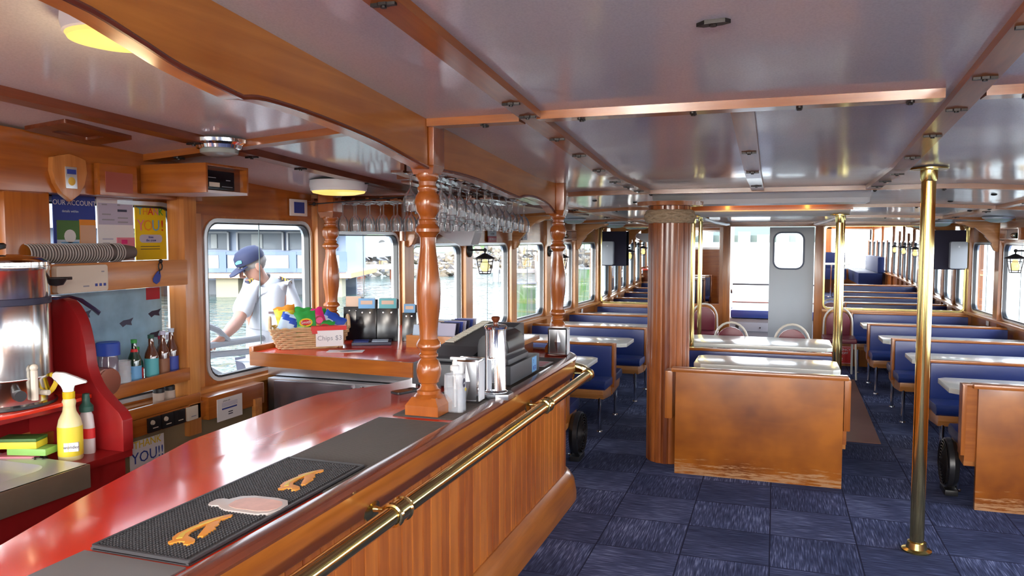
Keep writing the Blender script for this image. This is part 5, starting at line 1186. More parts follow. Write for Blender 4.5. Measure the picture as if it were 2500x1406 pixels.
# shield, plaque, radio box
t = thing('shield_plaque', 'wooden shield plaque with a small metal crest plate', 'plaque', (-2.83, 2.48, 1.9)); 
P = [(-.085, .075), (-.05, .085), (0, .095), (.05, .085), (.085, .075), (.09, .02), (.075, -.03), (.045, -.075), (0, -.105), (-.045, -.075), (-.075, -.03), (-.09, .02)]
MB().m(M['paleZ']).prism([(2.485+p[0]*.95, 1.965+p[1]) for p in P], 'x', -2.84, -2.815, .005).build('shield', parent=t)
b = MB().m(M['alu']); b.box(-2.815, 2.46, 1.915, -2.811, 2.515, 2.005, .001); b.m(M['gold']).ball((-2.811, 2.488, 1.945), (.002, .018, .018), 10, 8); b.m(M['inkb']).box(-2.811, 2.466, 1.975, -2.810, 2.51, 1.995); b.build('crest_plate', parent=t)
t = thing('framed_plaque', 'small framed reddish plaque between the shield and the radio box', 'plaque', (-2.82, 2.72, 1.9)); rz = Matrix.Rotation(.0, 3, 'Z')
MB().m(M['woodY']).box(-2.835, 2.62, 1.895, -2.80, 2.83, 2.035, .006).build('frame', parent=t); MB().m(pm('redplate', (.34, .09, .07), .3)).box(-2.80, 2.65, 1.91, -2.797, 2.80, 2.0).build('plate', parent=t)
t = thing('radio_box', 'long wooden box under the ceiling with a black car radio in its end', 'radio', (-2.65, 3.0, 1.9))
b = MB().m(M['woodX']); x0, x1, y0, y1, z0, z1 = -2.83, -2.455, 2.88, 3.18, 1.915, 2.05
b.box(x0, y0, z0, x1, y0+.014, z1, .003); b.box(x0, y1-.014, z0, x1, y1, z1, .003); b.box(x0, y0+.01, z1-.012, x1, y1-.01, z1, .002); b.build('box', parent=t)
MB().m(M['wpaint']).box(x0, y0+.012, z0, x1, y1-.012, z0+.012).build('bottom_panel', parent=t); MB().m(M['darkY']).box(x1-.05, y0+.012, z0+.012, x1-.04, y1-.012, z1-.012).build('back_panel', parent=t)
b = MB().m(M['gloss']); b.box(x1-.045, 2.90, z0+.018, x1-.012, 3.09, z0+.105, .004); b.m(M['offw']).box(x1-.012, 2.915, z0+.03, x1-.011, 2.985, z0+.05, .0); b.m(M['greytxt']).box(x1-.012, 3.0, z0+.032, x1-.0112, 3.075, z0+.035); b.m(M['greytxt']).box(x1-.012, 2.91, z0+.07, x1-.0112, 2.96, z0+.073); b.m(M['greytxt']).box(x1-.012, 3.03, z0+.062, x1-.0112, 3.06, z0+.066); b.build('radio', parent=t)
# ceiling lamps
def clamp(label, x, y, r, z=None):
    z = cz(x, y) if z is None else z; t = thing('ceiling_lamp', label, 'lamp', (x, y, z))
    MB().lathe([(0, z), (r*1.0, z), (r*1.02, z-.03), (r*1.0, z-.045), (r*.985, z-.05), (r*.985, z-.058), (r*.94, z-.062)], (x, y, 0), 40).build('drum', M['wpaint'], t)
    MB().lathe([(r*.95, z-.060), (r*.9, z-.072), (r*.6, z-.082), (0, z-.086)], (x, y, 0), 40).build('diffuser', M['dome'], t)
clamp('glowing round ceiling lamp half hidden behind the near arched beam', -1.67, 1.645, .14)
clamp('glowing round white drum lamp over the side counter', -2.44, 3.98, .165, 2.045)
t = thing('cabin_light', 'chrome and glass cabin light on the ceiling by the radio box', 'light', (-2.28, 2.83, 2.06)); z = cz(-2.33, 2.9); MB().lathe([(.0, z), (.12, z), (.118, z-.015), (.10, z-.025), (.095, z-.04), (.08, z-.045)], (-2.36, 2.86, 0), 28).build('rim', M['chrome'], t); MB().lathe([(.085, z-.035), (.08, z-.06), (.05, z-.072), (0, z-.075)], (-2.36, 2.86, 0), 28).build('glass_bowl', M['frost'], t)
t = thing('ceiling_vent', 'dark red wooden vent frame in the ceiling above the back bar', 'vent', (-2.72, 2.45, 2.1)); z = cz(-2.72, 2.45); fn = lambda p, q: (p[0], p[1], cz(p[0], p[1])-.012+q)
MB().m(M['darkY']).ring(rrect(-2.77, 2.36, -2.67, 2.53, .01), rrect(-2.83, 2.29, -2.61, 2.62, .01), fn, -.004, .012).build('frame', parent=t); MB().m(M['darkX']).poly([(p[0], p[1], cz(p[0], p[1])-.005) for p in rrect(-2.78, 2.35, -2.66, 2.54, .01)]).build('opening', parent=t)
# back bench, sink, urn
zb = .86
bb_ = thing('back_bench', 'dark red back bench under the urn stand at the left', 'bench', (-2.7, 1.4, 0))
MB().m(M['dred']).prism([(-2.98, .2), (-2.44, .2), (-2.44, 2.40), (-2.97, 2.40)], 'z', zb-.03, zb, .004).build('top', parent=bb_)
MB().m(M['dred']).box(-2.97, .2, 0, -2.46, 2.38, zb-.03).build('carcass', parent=bb_)
t = thing('sink', 'stainless steel sink at the lower left corner', 'sink', (-2.6, 1.6, zb)); b = MB().m(pm('sink_steel', (.62, .66, .72), .3, .35)); fn = lambda p, q: (p[0], p[1], zb+q)
b.ring(rrect(-2.82, .9, -2.46, 2.05, .07), rrect(-2.93, .6, -2.36, 2.12, .02), fn, .001, .022)
inn = rrect(-2.82, .9, -2.46, 2.05, .07); low = rrect(-2.79, .93, -2.49, 2.02, .06)
A = [b.bm.verts.new((*p, zb+.022)) for p in inn]; B_ = [b.bm.verts.new((*p, zb+.002)) for p in low]
for k in range(len(A)): j = (k+1) % len(A); b._f([A[k], A[j], B_[j], B_[k]])
b._f(B_); b.build('basin', parent=t); MB().m(pm('worn_edge', (.36, .33, .26), .35, .7, var=.3)).box(-2.372, .6, zb-.065, -2.355, 2.12, zb+.022, .003).build('front_edge', parent=t)
us = thing('urn_stand', 'red painted stand with a curved side panel carrying the urn', 'stand', (-2.7, 2.1, zb))
P = smooth([(-2.80, 1.468), (-2.735, 1.466), (-2.69, 1.445), (-2.64, 1.38), (-2.612, 1.28), (-2.600, 1.19), (-2.565, 1.115), (-2.50, 1.055), (-2.448, 1.015)])+[(-2.43, .985), (-2.43, zb), (-2.95, zb), (-2.95, 1.468)]
MB().m(M['dred']).prism(P, 'y', 2.345, 2.395, .004).build('curved_side', parent=us)
MB().m(M['dred']).box(-2.97, 1.5, 1.04, -2.60, 2.345, 1.068, .003).build('platform', parent=us)
MB().m(M['dred']).box(-2.97, 1.5, zb, -2.93, 2.345, 1.46).build('back_board', parent=us)
MB().m(M['red']).prism(smooth([(-2.95, 1.62), (-2.70, 1.70), (-2.56, 1.92), (-2.55, 2.18), (-2.585, 2.345)])+[(-2.95, 2.345)], 'z', 1.068, 1.082, .002).build('round_ledge', parent=us)
u = thing('hot_water_urn', 'large polished steel hot water urn with a black strap and knob', 'urn', (-2.735, 2.10, 1.085)); ux, uy, uz = -2.745, 2.09, 1.082
MB().lathe([(0, 0), (.178, 0), (.180, .012), (.170, .018), (.170, .10), (.1725, .104), (.1725, .112), (.170, .116), (.170, .50), (.173, .505), (.173, .52), (.165, .528)], (ux, uy, uz), 40).build('body', pm('urn_steel', (.66, .66, .66), .16, 1.0, var=.1, vs=2), u)
MB().lathe([(.172, .522), (.172, .535), (.15, .55), (.08, .562), (0, .565)], (ux, uy, uz), 40).build('lid', M['chrome'], u)
MB().lathe([(.012, .56), (.014, .58), (.032, .585), (.034, .60), (.026, .606), (0, .606)], (ux, uy, uz), 20).build('lid_knob', M['black'], u)
MB().lathe([(.1705, .378), (.1735, .38), (.1735, .402), (.1705, .404)], (ux, uy, uz), 40).build('strap', M['ink'], u)
MB().lathe([(.1795, -.002), (.183, .003), (.181, .012)], (ux, uy, uz), 40).build('base_ring', M['black'], u)
dv = Vector((.52, .85, 0)).normalized(); hp_ = Vector((ux, uy, uz+.455))+dv*.172
b = MB(); b.lathe([(0, -.03), (.025, -.025), (.04, 0), (.0, .004)], tuple(hp_+dv*.02+Vector((0, 0, .012))), 16); b.tube([hp_+Vector((0, 0, .012)), hp_+dv*.075+Vector((0, 0, .012))], .006, 8); b.build('side_handle', M['black'], u)
for ang_, zz, rr_, mm in ((-.36, .055, .020, 'black'), (.18, .05, .010, 'offw')):
    d = Vector((math.cos(ang_), math.sin(ang_), 0)); q_ = Vector((ux, uy, uz+zz))+d*.168
    b = MB(); b.tube([q_, q_+d*.03], rr_, 16); b.build('thermostat_dial' if mm == 'black' else 'tap', M[mm], u)
d = Vector((math.cos(-.06), math.sin(-.06), 0)); q_ = Vector((ux, uy, uz))+d*.182; b = MB(); b.tube([q_+Vector((0, 0, .03)), q_+Vector((0, 0, .14))], .012, 10); b.ball(tuple(q_+Vector((0, 0, .15))), .014, 10, 8); b.build('sight_gauge', M['offw'], u)
# strap end over the stand
solo(MB().tube([(-2.60, 2.21, 1.475), (-2.615, 2.28, 1.48), (-2.63, 2.345, 1.462), (-2.62, 2.40, 1.42), (-2.60, 2.41, 1.40)], .016, 8, flat=.3), 'strap_end', M['ink'], 'loose end of the black strap over the curved red side panel', 'strap', (-2.6, 2.3, 1.46))
# spray bottle etc
t = thing('spray_bottle', 'yellow spray bottle with a white and yellow trigger head', 'bottle', (-2.56, 2.22, zb)); sx_, sy_ = -2.545, 2.205
MB().lathe([(0, 0), (.040, 0), (.043, .006), (.043, .13), (.038, .155), (.024, .185), (.0215, .205), (.025, .222), (.020, .235), (.018, .245)], (sx_, sy_, zb), 28).build('bottle', pm('pale_yellow_plastic', (.85, .78, .42), .3, sss=.2), t)
MB().lathe([(.0435, .018), (.0438, .02), (.0438, .128), (.0435, .13)], (sx_, sy_, zb), 28).build('wrap_label', M['lemon'], t)
MB().lathe([(.0205, .235), (.0215, .24), (.0215, .26), (.019, .262)], (sx_, sy_, zb), 20).build('collar', M['yellow'], t)
vd = Vector((-.80, -.60, 0)); hd_ = vd   # trigger points left in the photo
o_ = Vector((sx_, sy_, zb)); up_ = Vector((0, 0, 1)); lf = Vector((-.75, -.66, 0))
def pl(poly, th, nm, mat):
    nrm = lf.cross(up_).normalized(); b = MB().m(mat); A = [b.bm.verts.new(o_+lf*p[0]+up_*p[1]+nrm*th) for p in poly]; B = [b.bm.verts.new(o_+lf*p[0]+up_*p[1]-nrm*th) for p in poly]; n = len(poly)
    b._f(A); b._f(B[::-1]); [b._f([A[k], A[(k+1) % n], B[(k+1) % n], B[k]]) for k in range(n)]; bmesh.ops.bevel(b.bm, geom=b.bm.edges[:], offset=.003, segments=2, affect='EDGES'); b.build(nm, parent=t)
pl([(-.018, .26), (.018, .26), (.02, .285), (.045, .31), (.055, .325), (.045, .34), (.01, .335), (-.03, .315), (-.065, .296), (-.062, .29), (-.02, .288)], .014, 'spray_head', M['wpaint'])
pl([(.03, .31), (.048, .31), (.048, .295), (.06, .272), (.075, .255), (.067, .25), (.045, .27), (.034, .292)], .008, 'trigger', M['yellow'])
pl([(.048, .322), (.06, .322), (.06, .338), (.048, .338)], .012, 'nozzle', M['yellow'])
nrm = Vector((.60, -.80, 0)); rt_ = Vector((.80, .60, 0)); c_ = o_+Vector((.78, -.63, 0)).normalized()*.0436+up_*.055
MB().m(M['paper']).hexa([tuple(c_+rt_*a+up_*z_+Vector((.78, -.63, 0)).normalized()*d_) for z_ in (-.017, .017) for a, d_ in ((-.028, -.009), (.028, -.009), (.024, .0015), (-.024, .0015))]).build('name_label', parent=t)
text('wonder', .017, M['ink'], t, c_+Vector((.78, -.63, 0)).normalized()*.002, rt_, up_)
t = thing('detergent_bottle', 'clear detergent bottle with a dark green cap behind the spray bottle', 'bottle', (-2.56, 2.31, zb)); MB().lathe([(0, 0), (.032, 0), (.034, .01), (.033, .10), (.028, .15), (.014, .175), (.013, .18)], (-2.56, 2.295, zb), 20, sy=.7).build('bottle', pm('milky', (.62, .58, .60), .3), t); MB().lathe([(.026, .165), (.026, .185), (.015, .20), (.013, .235), (0, .238)], (-2.56, 2.295, zb), 18).build('cap', M['dgreen'], t); MB().m(M['sred']).lathe([(.0345, .06), (.034, .10)], (-2.56, 2.295, zb), 20, sy=.7).build('red_label', parent=t)
for (x, y, z0, l, w, h, rz, mat, nm, lab) in ((-2.70, 2.12, 0, .15, .08, .028, .35, 'rose', 'sponge', 'pink cloth pad at the bottom of the sponge pile'), (-2.66, 2.14, .028, .155, .075, .028, .25, 'lime', 'sponge', 'light green sponge in the middle of the sponge pile'), (-2.69, 2.12, .056, .15, .08, .028, .38, 'lemon', 'sponge', 'yellow sponge on top of the pile below the urn')):
    t = thing(nm, lab, 'sponge', (x, y, zb+z0), 'sponges below the urn'); MB().m(M[mat]).box(-l/2, -w/2, 0.001, l/2, w/2, h, .006).build('foam', parent=t, local=True)
    if mat == 'lemon': MB().m(M['bush']).box(-l/2+.005, -w/2, h, l/2, w/2, h+.012, .003).build('scourer_layer', parent=t, local=True)
    t.rotation_euler = (0, 0, rz)
b = MB(); [b.tube([(-2.60+.03*math.cos(a+k)*(.6+.4*math.sin(3*a+k)), 2.12+.022*math.sin(a+k), zb+.008+.005*k+.004*math.sin(5*a)) for a in [2*PI*i/20 for i in range(20)]], .005, 5, closed=True) for k in range(3)]
solo(b, 'steel_wool', M['iron'], 'dark steel wool scourer beside the sponges', 'scourer', (-2.6, 2.12, zb))

MANPTS = {'head': (-3.552, 4.631, 1.503), 'neck': (-3.513, 4.724, 1.366), 'chest': (-3.487, 4.722, 1.193), 'waist': (-3.517, 4.716, 0.907), 'pelv': (-3.526, 4.745, 0.72), 'rsh': (-3.565, 4.615, 1.339), 'relb': (-3.533, 4.425, 1.131), 'rwr': (-3.457, 4.175, 1.051), 'rhand': (-3.455, 4.089, 1.026), 'lsh': (-3.395, 4.829, 1.323), 'lelb': (-3.286, 4.782, 1.059), 'lwr': (-3.264, 4.664, 0.851)}
WORLD, SUN, EXPO, AGX, LOOK = 2.4, 3.2, 1.88, False, 'None'
SKYL, SKYR = .38, 1.4
SUNROT = (rad(81), 0, rad(-10))
LIGHTS = [(-1.67, 1.645, 2.05, 1.0)]+[(x, y, 2.2, 36, (1, .93, .84), .15) for x in (-1.2, 1.2) for y in (-1.2, -3.2)]+[(x, 6.75, 1.99, .35, (1, .5, .1), .02) for x in (-.42, .25)]+[(-1.6, 13.0, 1.85, 5, (1, .9, .8), .1)]  # stern and nook points are added fill, with no lamp fixtures there
# ------------------------------------------------------------------ outside
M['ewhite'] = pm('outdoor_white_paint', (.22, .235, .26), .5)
b = MB(); b.poly([(-900, -300, -.9), (900, -300, -.9), (900, 1500, -.9), (-900, 1500, -.9)])
o = b.build('harbour_water', M['water']); tag(o, 'rippled green-grey harbour water all around the boat', 'water'); o['kind'] = 'stuff'
RV = Vector((.9461, .3239, 0)); FV = Vector((-.3239, .9461, 0))
def S(u, d, z): v = RV*u+FV*d; return Vector((v.x, v.y, z))
def sbox(b, u0, u1, d0, d1, z0, z1): return b.hexa([S(u0, d0, z0), S(u1, d0, z0), S(u1, d1, z0), S(u0, d1, z0), S(u0, d0, z1), S(u1, d0, z1), S(u1, d1, z1), S(u0, d1, z1)])
# boathouse on a wharf
t = thing('boathouse', 'long white and pale blue boathouse on a wharf seen through the bar window', 'building', S(-13, 36, -.9))
pb = flat('pale_blue_paint', (.12,.165,.25)); mb_ = flat('mid_blue_paint', (.05,.085,.16)); dk = flat('dark_interior', (.035, .055, .08))
b = MB(); b.hexa([S(-24, 33.5, 2.25), S(-7.5, 33.5, 2.1), S(-7.5, 42, 2.2), S(-24, 42, 2.3), S(-24, 33.5, 2.42), S(-7.5, 33.5, 2.22), S(-7.5, 42, 3.0), S(-24, 42, 3.6)]); b.build('roof', M['ewhite'], t)
b = MB(); sbox(b, -24, -7.8, 36.2, 41, -.2, 2.3); b.build('wall', pb, t)
for u0, u1 in ((-18.5, -15.2), (-14.4, -13.3), (-12.8, -10.75), (-10.45, -8.3)):
    b = MB().m(dk); sbox(b, u0, u1, 36.1, 36.25, 1.25, 2.0); o = b.build('window', parent=t)
    b = MB().m(flat('dull_panel', (.14, .16, .17))); sbox(b, u0+.3*(u1-u0), u0+.55*(u1-u0), 36.05, 36.1, 1.3, 1.95); b.build('blind', parent=o)
    b = MB().m(M['ewhite']); sbox(b, u0-.08, u0, 36.0, 36.2, 1.2, 2.05); sbox(b, u1, u1+.08, 36.0, 36.2, 1.2, 2.05); sbox(b, u0, u1, 36.0, 36.2, 2.0, 2.08); b.build('window_frame', parent=o)
b = MB().m(mb_); sbox(b, -24, -7.5, 34.6, 34.75, 1.02, 1.16); sbox(b, -24, -7.5, 34.6, 34.75, .22, .42)
for u in (-20, -16.8, -13.0, -9.85, -7.6): sbox(b, u-.16, u+.16, 34.58, 34.76, .25, 1.15)
b.build('balcony_rail', parent=t)
for u0, u1 in ((-19.8, -17), (-16.6, -13.2), (-12.8, -10.05), (-9.65, -7.75)):
    b = MB().m(M['ewhite']); sbox(b, u0, u1, 34.64, 34.7, .42, 1.0); b.build('balcony_panel', parent=t)
b = MB().m(M['paleX']); sbox(b, -24, -7.2, 34.4, 41, -.02, .2); b.build('deck', parent=t)
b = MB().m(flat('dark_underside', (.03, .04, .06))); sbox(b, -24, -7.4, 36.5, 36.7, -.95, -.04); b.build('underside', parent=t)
for u in (-17, -12.9, -8.2):
    b = MB().m(pm('concrete_pile', (.22,.2,.14), .9) if 'cpile' not in M else M['cpile']); sbox(b, u-.5, u+.5, 34.8, 35.6, -1.2, .0); b.build('pile', parent=t)
# shore
b = MB()
for i in range(620):
    u = random.uniform(-17, 11); d = random.uniform(54, 60) if u < -3 else random.uniform(60, 68); z = -.9+(d-(54 if u < -3 else 60))/6*1.25+random.uniform(-.2, .2)
    b.ico(tuple(S(u, d, z)), (random.uniform(.25, .65), random.uniform(.3, .6), random.uniform(.18, .4)), 1, .2)
o = b.build('shore_rocks', M['rock'], ang=20); tag(o, 'bank of tumbled tan and grey rocks along the far shore', 'rocks'); o['kind'] = 'stuff'
b = MB(); b.poly([S(-60, 60, .2), S(12, 66, .2), S(12, 72, .6), S(-60, 66, .6)]); o = b.build('shore_path', flat('pale_path', (.34,.33,.3))); tag(o, 'pale path above the shore rocks', 'path')
b = MB(); b.poly([S(-60, 66, .55), S(12, 70, .55), S(22, 150, 2.9), S(-90, 150, 2.9)]); o = b.build('lawn', M['grass']); tag(o, 'bright green lawn behind the rocky shore', 'lawn'); o['kind'] = 'stuff'
b = MB()
for i in range(26): b.ico(tuple(S(-3.4+random.gauss(0, .7), 82, 1.7+random.gauss(0, .5))), (.6, .6, .5), 1, .3)
o = solo(b, 'bush', M['bush'], 'round green bush at the edge of the lawn', 'bush', S(-3.4, 82, 1))
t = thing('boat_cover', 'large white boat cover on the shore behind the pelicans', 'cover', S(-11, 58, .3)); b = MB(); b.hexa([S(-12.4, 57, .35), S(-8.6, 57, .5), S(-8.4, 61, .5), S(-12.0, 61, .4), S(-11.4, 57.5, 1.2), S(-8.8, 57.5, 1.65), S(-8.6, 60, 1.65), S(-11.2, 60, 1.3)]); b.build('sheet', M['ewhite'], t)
t = thing('parked_car', 'white parked car on the shore at the top of the bar view', 'car', S(-11.5, 74, 1.3)); b = MB(); sbox(b, -13.0, -9.3, 73, 75, 1.35, 1.95); b.hexa([S(-12.4, 73.1, 1.95), S(-10, 73.1, 1.95), S(-10, 74.9, 1.95), S(-12.4, 74.9, 1.95), S(-11.9, 73.3, 2.5), S(-10.5, 73.3, 2.5), S(-10.5, 74.7, 2.5), S(-11.9, 74.7, 2.5)]); b.build('body', M['ewhite'], t)
b = MB().m(dk); sbox(b, -11.9, -10.5, 73.05, 73.3, 2.0, 2.38); b.build('windows', parent=t)
for u in (-12.3, -10.0): b = MB(); b.tube([S(u, 72.9, 1.35), S(u, 73.1, 1.35)], .32, 14); b.build('wheel', M['black'], t)
t = thing('tree', 'bare grey tree trunk on the shore', 'tree', S(-12.4, 64, .8)); b = MB(); b.tube([S(-12.4, 64, .5), S(-12.5, 64, 1.6), S(-12.2, 64, 2.6), S(-12.3, 64, 4)], [.28, .22, .2, .12], 8); b.tube([S(-12.45, 64, 1.8), S(-13.4, 64, 3.0), S(-14, 64, 4.2)], [.14, .1, .06], 6); b.tube([S(-12.3, 64, 2.0), S(-11.2, 64, 3.2), S(-10.8, 64, 4.2)], [.13, .09, .05], 6); b.build('trunk', flat('bark', (.22, .17, .14)), t)
t = thing('blue_skip', 'blue and white skip standing on the timber jetty', 'container', S(-12.6, 53, 0)); b = MB(); sbox(b, -13.6, -12.0, 52.4, 54, .05, 1.15); b.build('box', M['ewhite'], t); b = MB(); sbox(b, -13.65, -11.95, 52.3, 54.05, 1.0, 1.2); sbox(b, -11.98, -10.8, 52.6, 54, .35, 1.2); b.build('blue_lid', flat('skip_blue', (.05, .12, .50)), t)
t = thing('jetty', 'narrow timber jetty with the pelicans on it', 'jetty', S(-10.6, 52.5, -.2)); b = MB(); sbox(b, -13.8, -7.6, 51.4, 53, -.28, .0); b.build('deck', flat('jetty_grey', (.26, .24, .24)), t)
for u in (-13.2, -10.2, -7.9): b = MB(); b.tube([S(u, 51.7, -1.2), S(u, 51.7, -.2)], .34, 12); b.build('pile', M['darkZ'], t)
def pelican(u, d, lab, s):
    t = thing('pelican', lab, 'bird', S(u, d, 0), 'pelicans on the jetty'); w = M['ewhite']
    b = MB(); b.tube([S(u+s*.50, d, .34), S(u+s*.3, d, .40), S(u, d, .46), S(u-s*.18, d, .52), S(u-s*.24, d, .66), S(u-s*.18, d, .86), S(u-s*.20, d, .98), S(u-s*.28, d, 1.0)], [.03, .13, .19, .13, .06, .045, .055, .05], 10); b.build('body', w, t)
    b = MB(); b.tube([S(u-s*.28, d, 1.0), S(u-s*.42, d, .82), S(u-s*.50, d, .68)], [.04, .03, .008], 8); b.build('bill', M['peach'], t)
    b = MB(); b.tube([S(u+s*.55, d, .28), S(u+s*.25, d-.14, .44), S(u-s*.05, d-.16, .48)], [.02, .08, .03], 8); b.build('wing', M['iron'], t)
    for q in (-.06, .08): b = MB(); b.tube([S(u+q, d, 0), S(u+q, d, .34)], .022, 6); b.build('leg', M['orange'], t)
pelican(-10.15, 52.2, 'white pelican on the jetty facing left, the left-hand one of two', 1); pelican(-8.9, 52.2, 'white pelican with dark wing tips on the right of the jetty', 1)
t = thing('low_jetty', 'long low timber jetty on piles seen through the forward left windows', 'jetty', S(1, 48, -.3)); b = MB(); sbox(b, -3, 7, 47.6, 48.8, -.36, -.14); b.build('deck', flat('jetty_grey', (.26, .24, .24)), t)
for u in (-2.4, -1.0, -.55, 1.6, 4.2, 6.2): b = MB(); b.tube([S(u, 47.5, -1.2), S(u, 47.5, .35 if u in (-1.0, 1.6) else -.1)], .2, 10); b.build('pile', flat('pile_grey', (.28, .27, .26)), t)
for x, y, r, z, l in ((-4.62, 14.3, .205, .86, 'thick weathered mooring pile with green growth, the nearer of two'), (-4.62, 19.2, .205, .97, 'pale weathered mooring pile farther forward')):
    t = thing('mooring_pile', l, 'pile', (x, y, -1)); b = MB(); b.lathe([(0, -1.5), (r*1.02, -1.5), (r, .2), (r*.98, z-.02), (r*.9, z), (0, z)], (x, y, 0), 20); b.build('trunk', M['pile'], t); b = MB(); b.lathe([(r*1.05, z-.02), (r*1.05, z+.01), (0, z+.02)], (x, y, 0), 20); b.build('cap', M['ewhite'], t)
t = thing('far_shore', 'pale distant shore with a white fence line seen through the open door', 'shore', (0, 900, -.9)); b = MB(); b.hexa([(-900, 900, -1), (900, 900, -1), (900, 940, -1), (-900, 940, -1), (-900, 903, 7), (900, 903, 6), (900, 940, 17), (-900, 940, 19)]); b.build('bank', flat('far_green', (.075, .095, .08), .9), t); b = MB()
for k in range(26): x = -260+k*20; b.box(x, 890, -1, x+13, 895, 5+random.random()*6)
b.build('white_buildings', M['ewhite'], t)
# bow deck with blue cushion locker
t = thing('bow_locker', 'white bow locker with a blue cushion outside the open door', 'seat', (-.4, 12.8, 0)); b = MB().m(M['ewhite']); b.box(-.68, 12.6, 0, 1.3, 13.3, .46, .02); b.build('locker', parent=t); MB().m(M['blue']).box(-.66, 12.56, .47, 1.25, 13.1, .60, .04).build('cushion', parent=t)
b = MB().m(M['ewhite']); b.box(-.55, 12.55, .27, .5, 12.6, .40, .004); b.m(M['iron']).box(-.58, 12.54, .28, -.53, 12.56, .36); b.m(M['iron']).box(-.22, 12.53, .32, -.20, 12.55, .34); b.build('lid_board', parent=t)
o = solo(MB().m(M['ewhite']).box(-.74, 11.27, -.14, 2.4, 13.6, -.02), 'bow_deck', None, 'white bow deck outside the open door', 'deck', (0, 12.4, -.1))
t = thing('bow_rail', 'thin rails across the bow beyond the blue cushion', 'rail', (0, 13.6, 0)); b = MB(); b.tube([(-.7, 13.9, .93), (2.2, 13.9, .93)], .014, 8); b.build('upper_rail', M['iron'], t); b = MB(); b.tube([(-.7, 13.9, .62), (2.2, 13.9, .62)], .014, 8); b.build('lower_rail', M['darkX'], t); b = MB(); b.box(-.7, 13.55, -.1, 2.3, 13.6, .55); b.build('bulwark', pb, t)
for x in (2.2, ): b = MB(); b.tube([(x, 13.9, -.1), (x, 13.9, .95)], .016, 8); b.build('stanchion', M['ewhite'], t)
# raised forward nook seen through the opening left of the door
R = sroot('wall_forward'); b = MB().m(M['woodX']); b.box(-2.6, 14.6, .3, -.72, 14.65, 1.52); b.box(-2.6, 14.6, 1.86, -.72, 14.65, 2.05); b.build('nook_panel', parent=R); MB().m(M['woodY']).box(-.755, 11.26, .3, -.72, 14.6, 1.95).build('nook_side', parent=R); MB().m(M['woodY']).box(-2.62, 11.26, .3, -2.58, 14.6, 1.95).build('nook_side', parent=R); MB().m(M['carpet']).box(-2.6, 11.26, .30, -.75, 14.6, .36).build('nook_floor', parent=R); MB().m(M['ceil']).box(-2.6, 11.26, 1.92, -.72, 14.65, 1.96).build('nook_ceiling', parent=R)
w = sroot('window_60'); fn = lambda p, q: (p[0], 14.6+q, p[1]); MB().ring(rrect(-2.5, 1.56, -.80, 1.84, .06), rrect(-2.56, 1.52, -.75, 1.87, .005), fn, -.01, .04).build('frame', M['alu'], w); MB().poly([(-2.52, 14.62, 1.54), (-.78, 14.62, 1.54), (-.78, 14.62, 1.85), (-2.52, 14.62, 1.85)]).build('pane', M['pane'], w)
for yy, xx, lab in ((12.0, -1.12, 'nearest'), (12.75, -1.08, 'middle'), (13.5, -1.03, 'farthest')):
    q = bench('navy bench in the raised forward nook left of the door, the %s one' % lab, xx, yy, 1.2, -1, rear=False, ht=.80, group='forward nook benches'); q.location = (xx, yy, .30)
for yy, lab in ((12.18, 'nearer'), (12.92, 'farther')): q = table('small white table in the raised forward nook, the %s one' % lab, -2.2, -1.02, yy, .76, .24, -1, 1, 'forward nook tables'); q.location.z = .36
# side gangway and white pipe rails
o = solo(MB().m(M['ewhite']).box(-4.6, 3.0, -.12, -3.06, 6.4, -.0), 'side_deck', None, 'white side deck outside the bar window where the man stands', 'deck', (-3.8, 4.6, -.1))
t = thing('gangway_rail', 'white pipe rails of the boarding gate outside the bar window', 'rail', (-3.45, 4.2, 0)); x = -3.45
for nm, pts, r in (('top_pipe', [(x, 3.65, 1.12), (x, 3.9, 1.14), (x, 4.04, 1.142), (x, 4.12, 1.11), (x, 4.22, 1.03)], .02), ('hand_pipe', [(x, 3.72, .80), (x, 3.80, .95), (x, 3.87, 1.0), (x, 3.95, 1.02), (x, 4.6, 1.0)], .022), ('middle_pipe', [(x, 3.6, .99), (x, 4.7, .905)], .022), ('upright', [(x, 3.81, .96), (x, 3.81, 0)], .022), ('upright', [(x, 4.65, 1.0), (x, 4.65, 0)], .022), ('lower_pipe', [(x, 3.6, .81), (x, 3.86, .845), (x, 4.04, .865), (x, 4.14, .81), (x, 4.17, .7), (x, 4.17, 0)], .018)):
    b = MB(); b.tube(pts, r, 10); b.build(nm, M['ewhite'], t)

# ------------------------------------------------------------------ man in a captain's shirt
def skin(name, J, E, mat, parent, root, sub=2):
    me = bpy.data.meshes.new(name); bm = bmesh.new(); ly = bm.verts.layers.skin.verify(); V = {}
    for k, (p, r) in J.items():
        v = bm.verts.new(p); V[k] = v; rr = r if isinstance(r, tuple) else (r, r); v[ly].radius = rr; v[ly].use_root = (k == root)
    for a, c in E: bm.edges.new((V[a], V[c]))
    bm.to_mesh(me); bm.free()
    o = bpy.data.objects.new('tmp', me); COL.objects.link(o)
    md = o.modifiers.new('s', 'SKIN'); md.use_smooth_shade = True; md2 = o.modifiers.new('u', 'SUBSURF'); md2.levels = sub; md2.render_levels = sub
    m2 = bpy.data.meshes.new_from_object(o.evaluated_get(DG())); bpy.data.objects.remove(o)
    for v in m2.vertices: v.co -= ORG[parent]
    m2.name = name; m2.materials.clear(); m2.materials.append(mat)
    for p in m2.polygons: p.use_smooth = True
    q = bpy.data.objects.new(name, m2); COL.objects.link(q); q.parent = parent; ORG[q] = ORG[parent]; return q
mt = thing('person', 'man in a white short-sleeved captain shirt and navy cap leaning on the rail outside'  , 'person', (-3.4, 4.4, 0))
f = Vector((-.42, -.9, 0)).normalized(); rt = Vector((f.y, -f.x, 0))    # facing; his right
PH = {k: Vector(v) for k, v in MANPTS.items()}
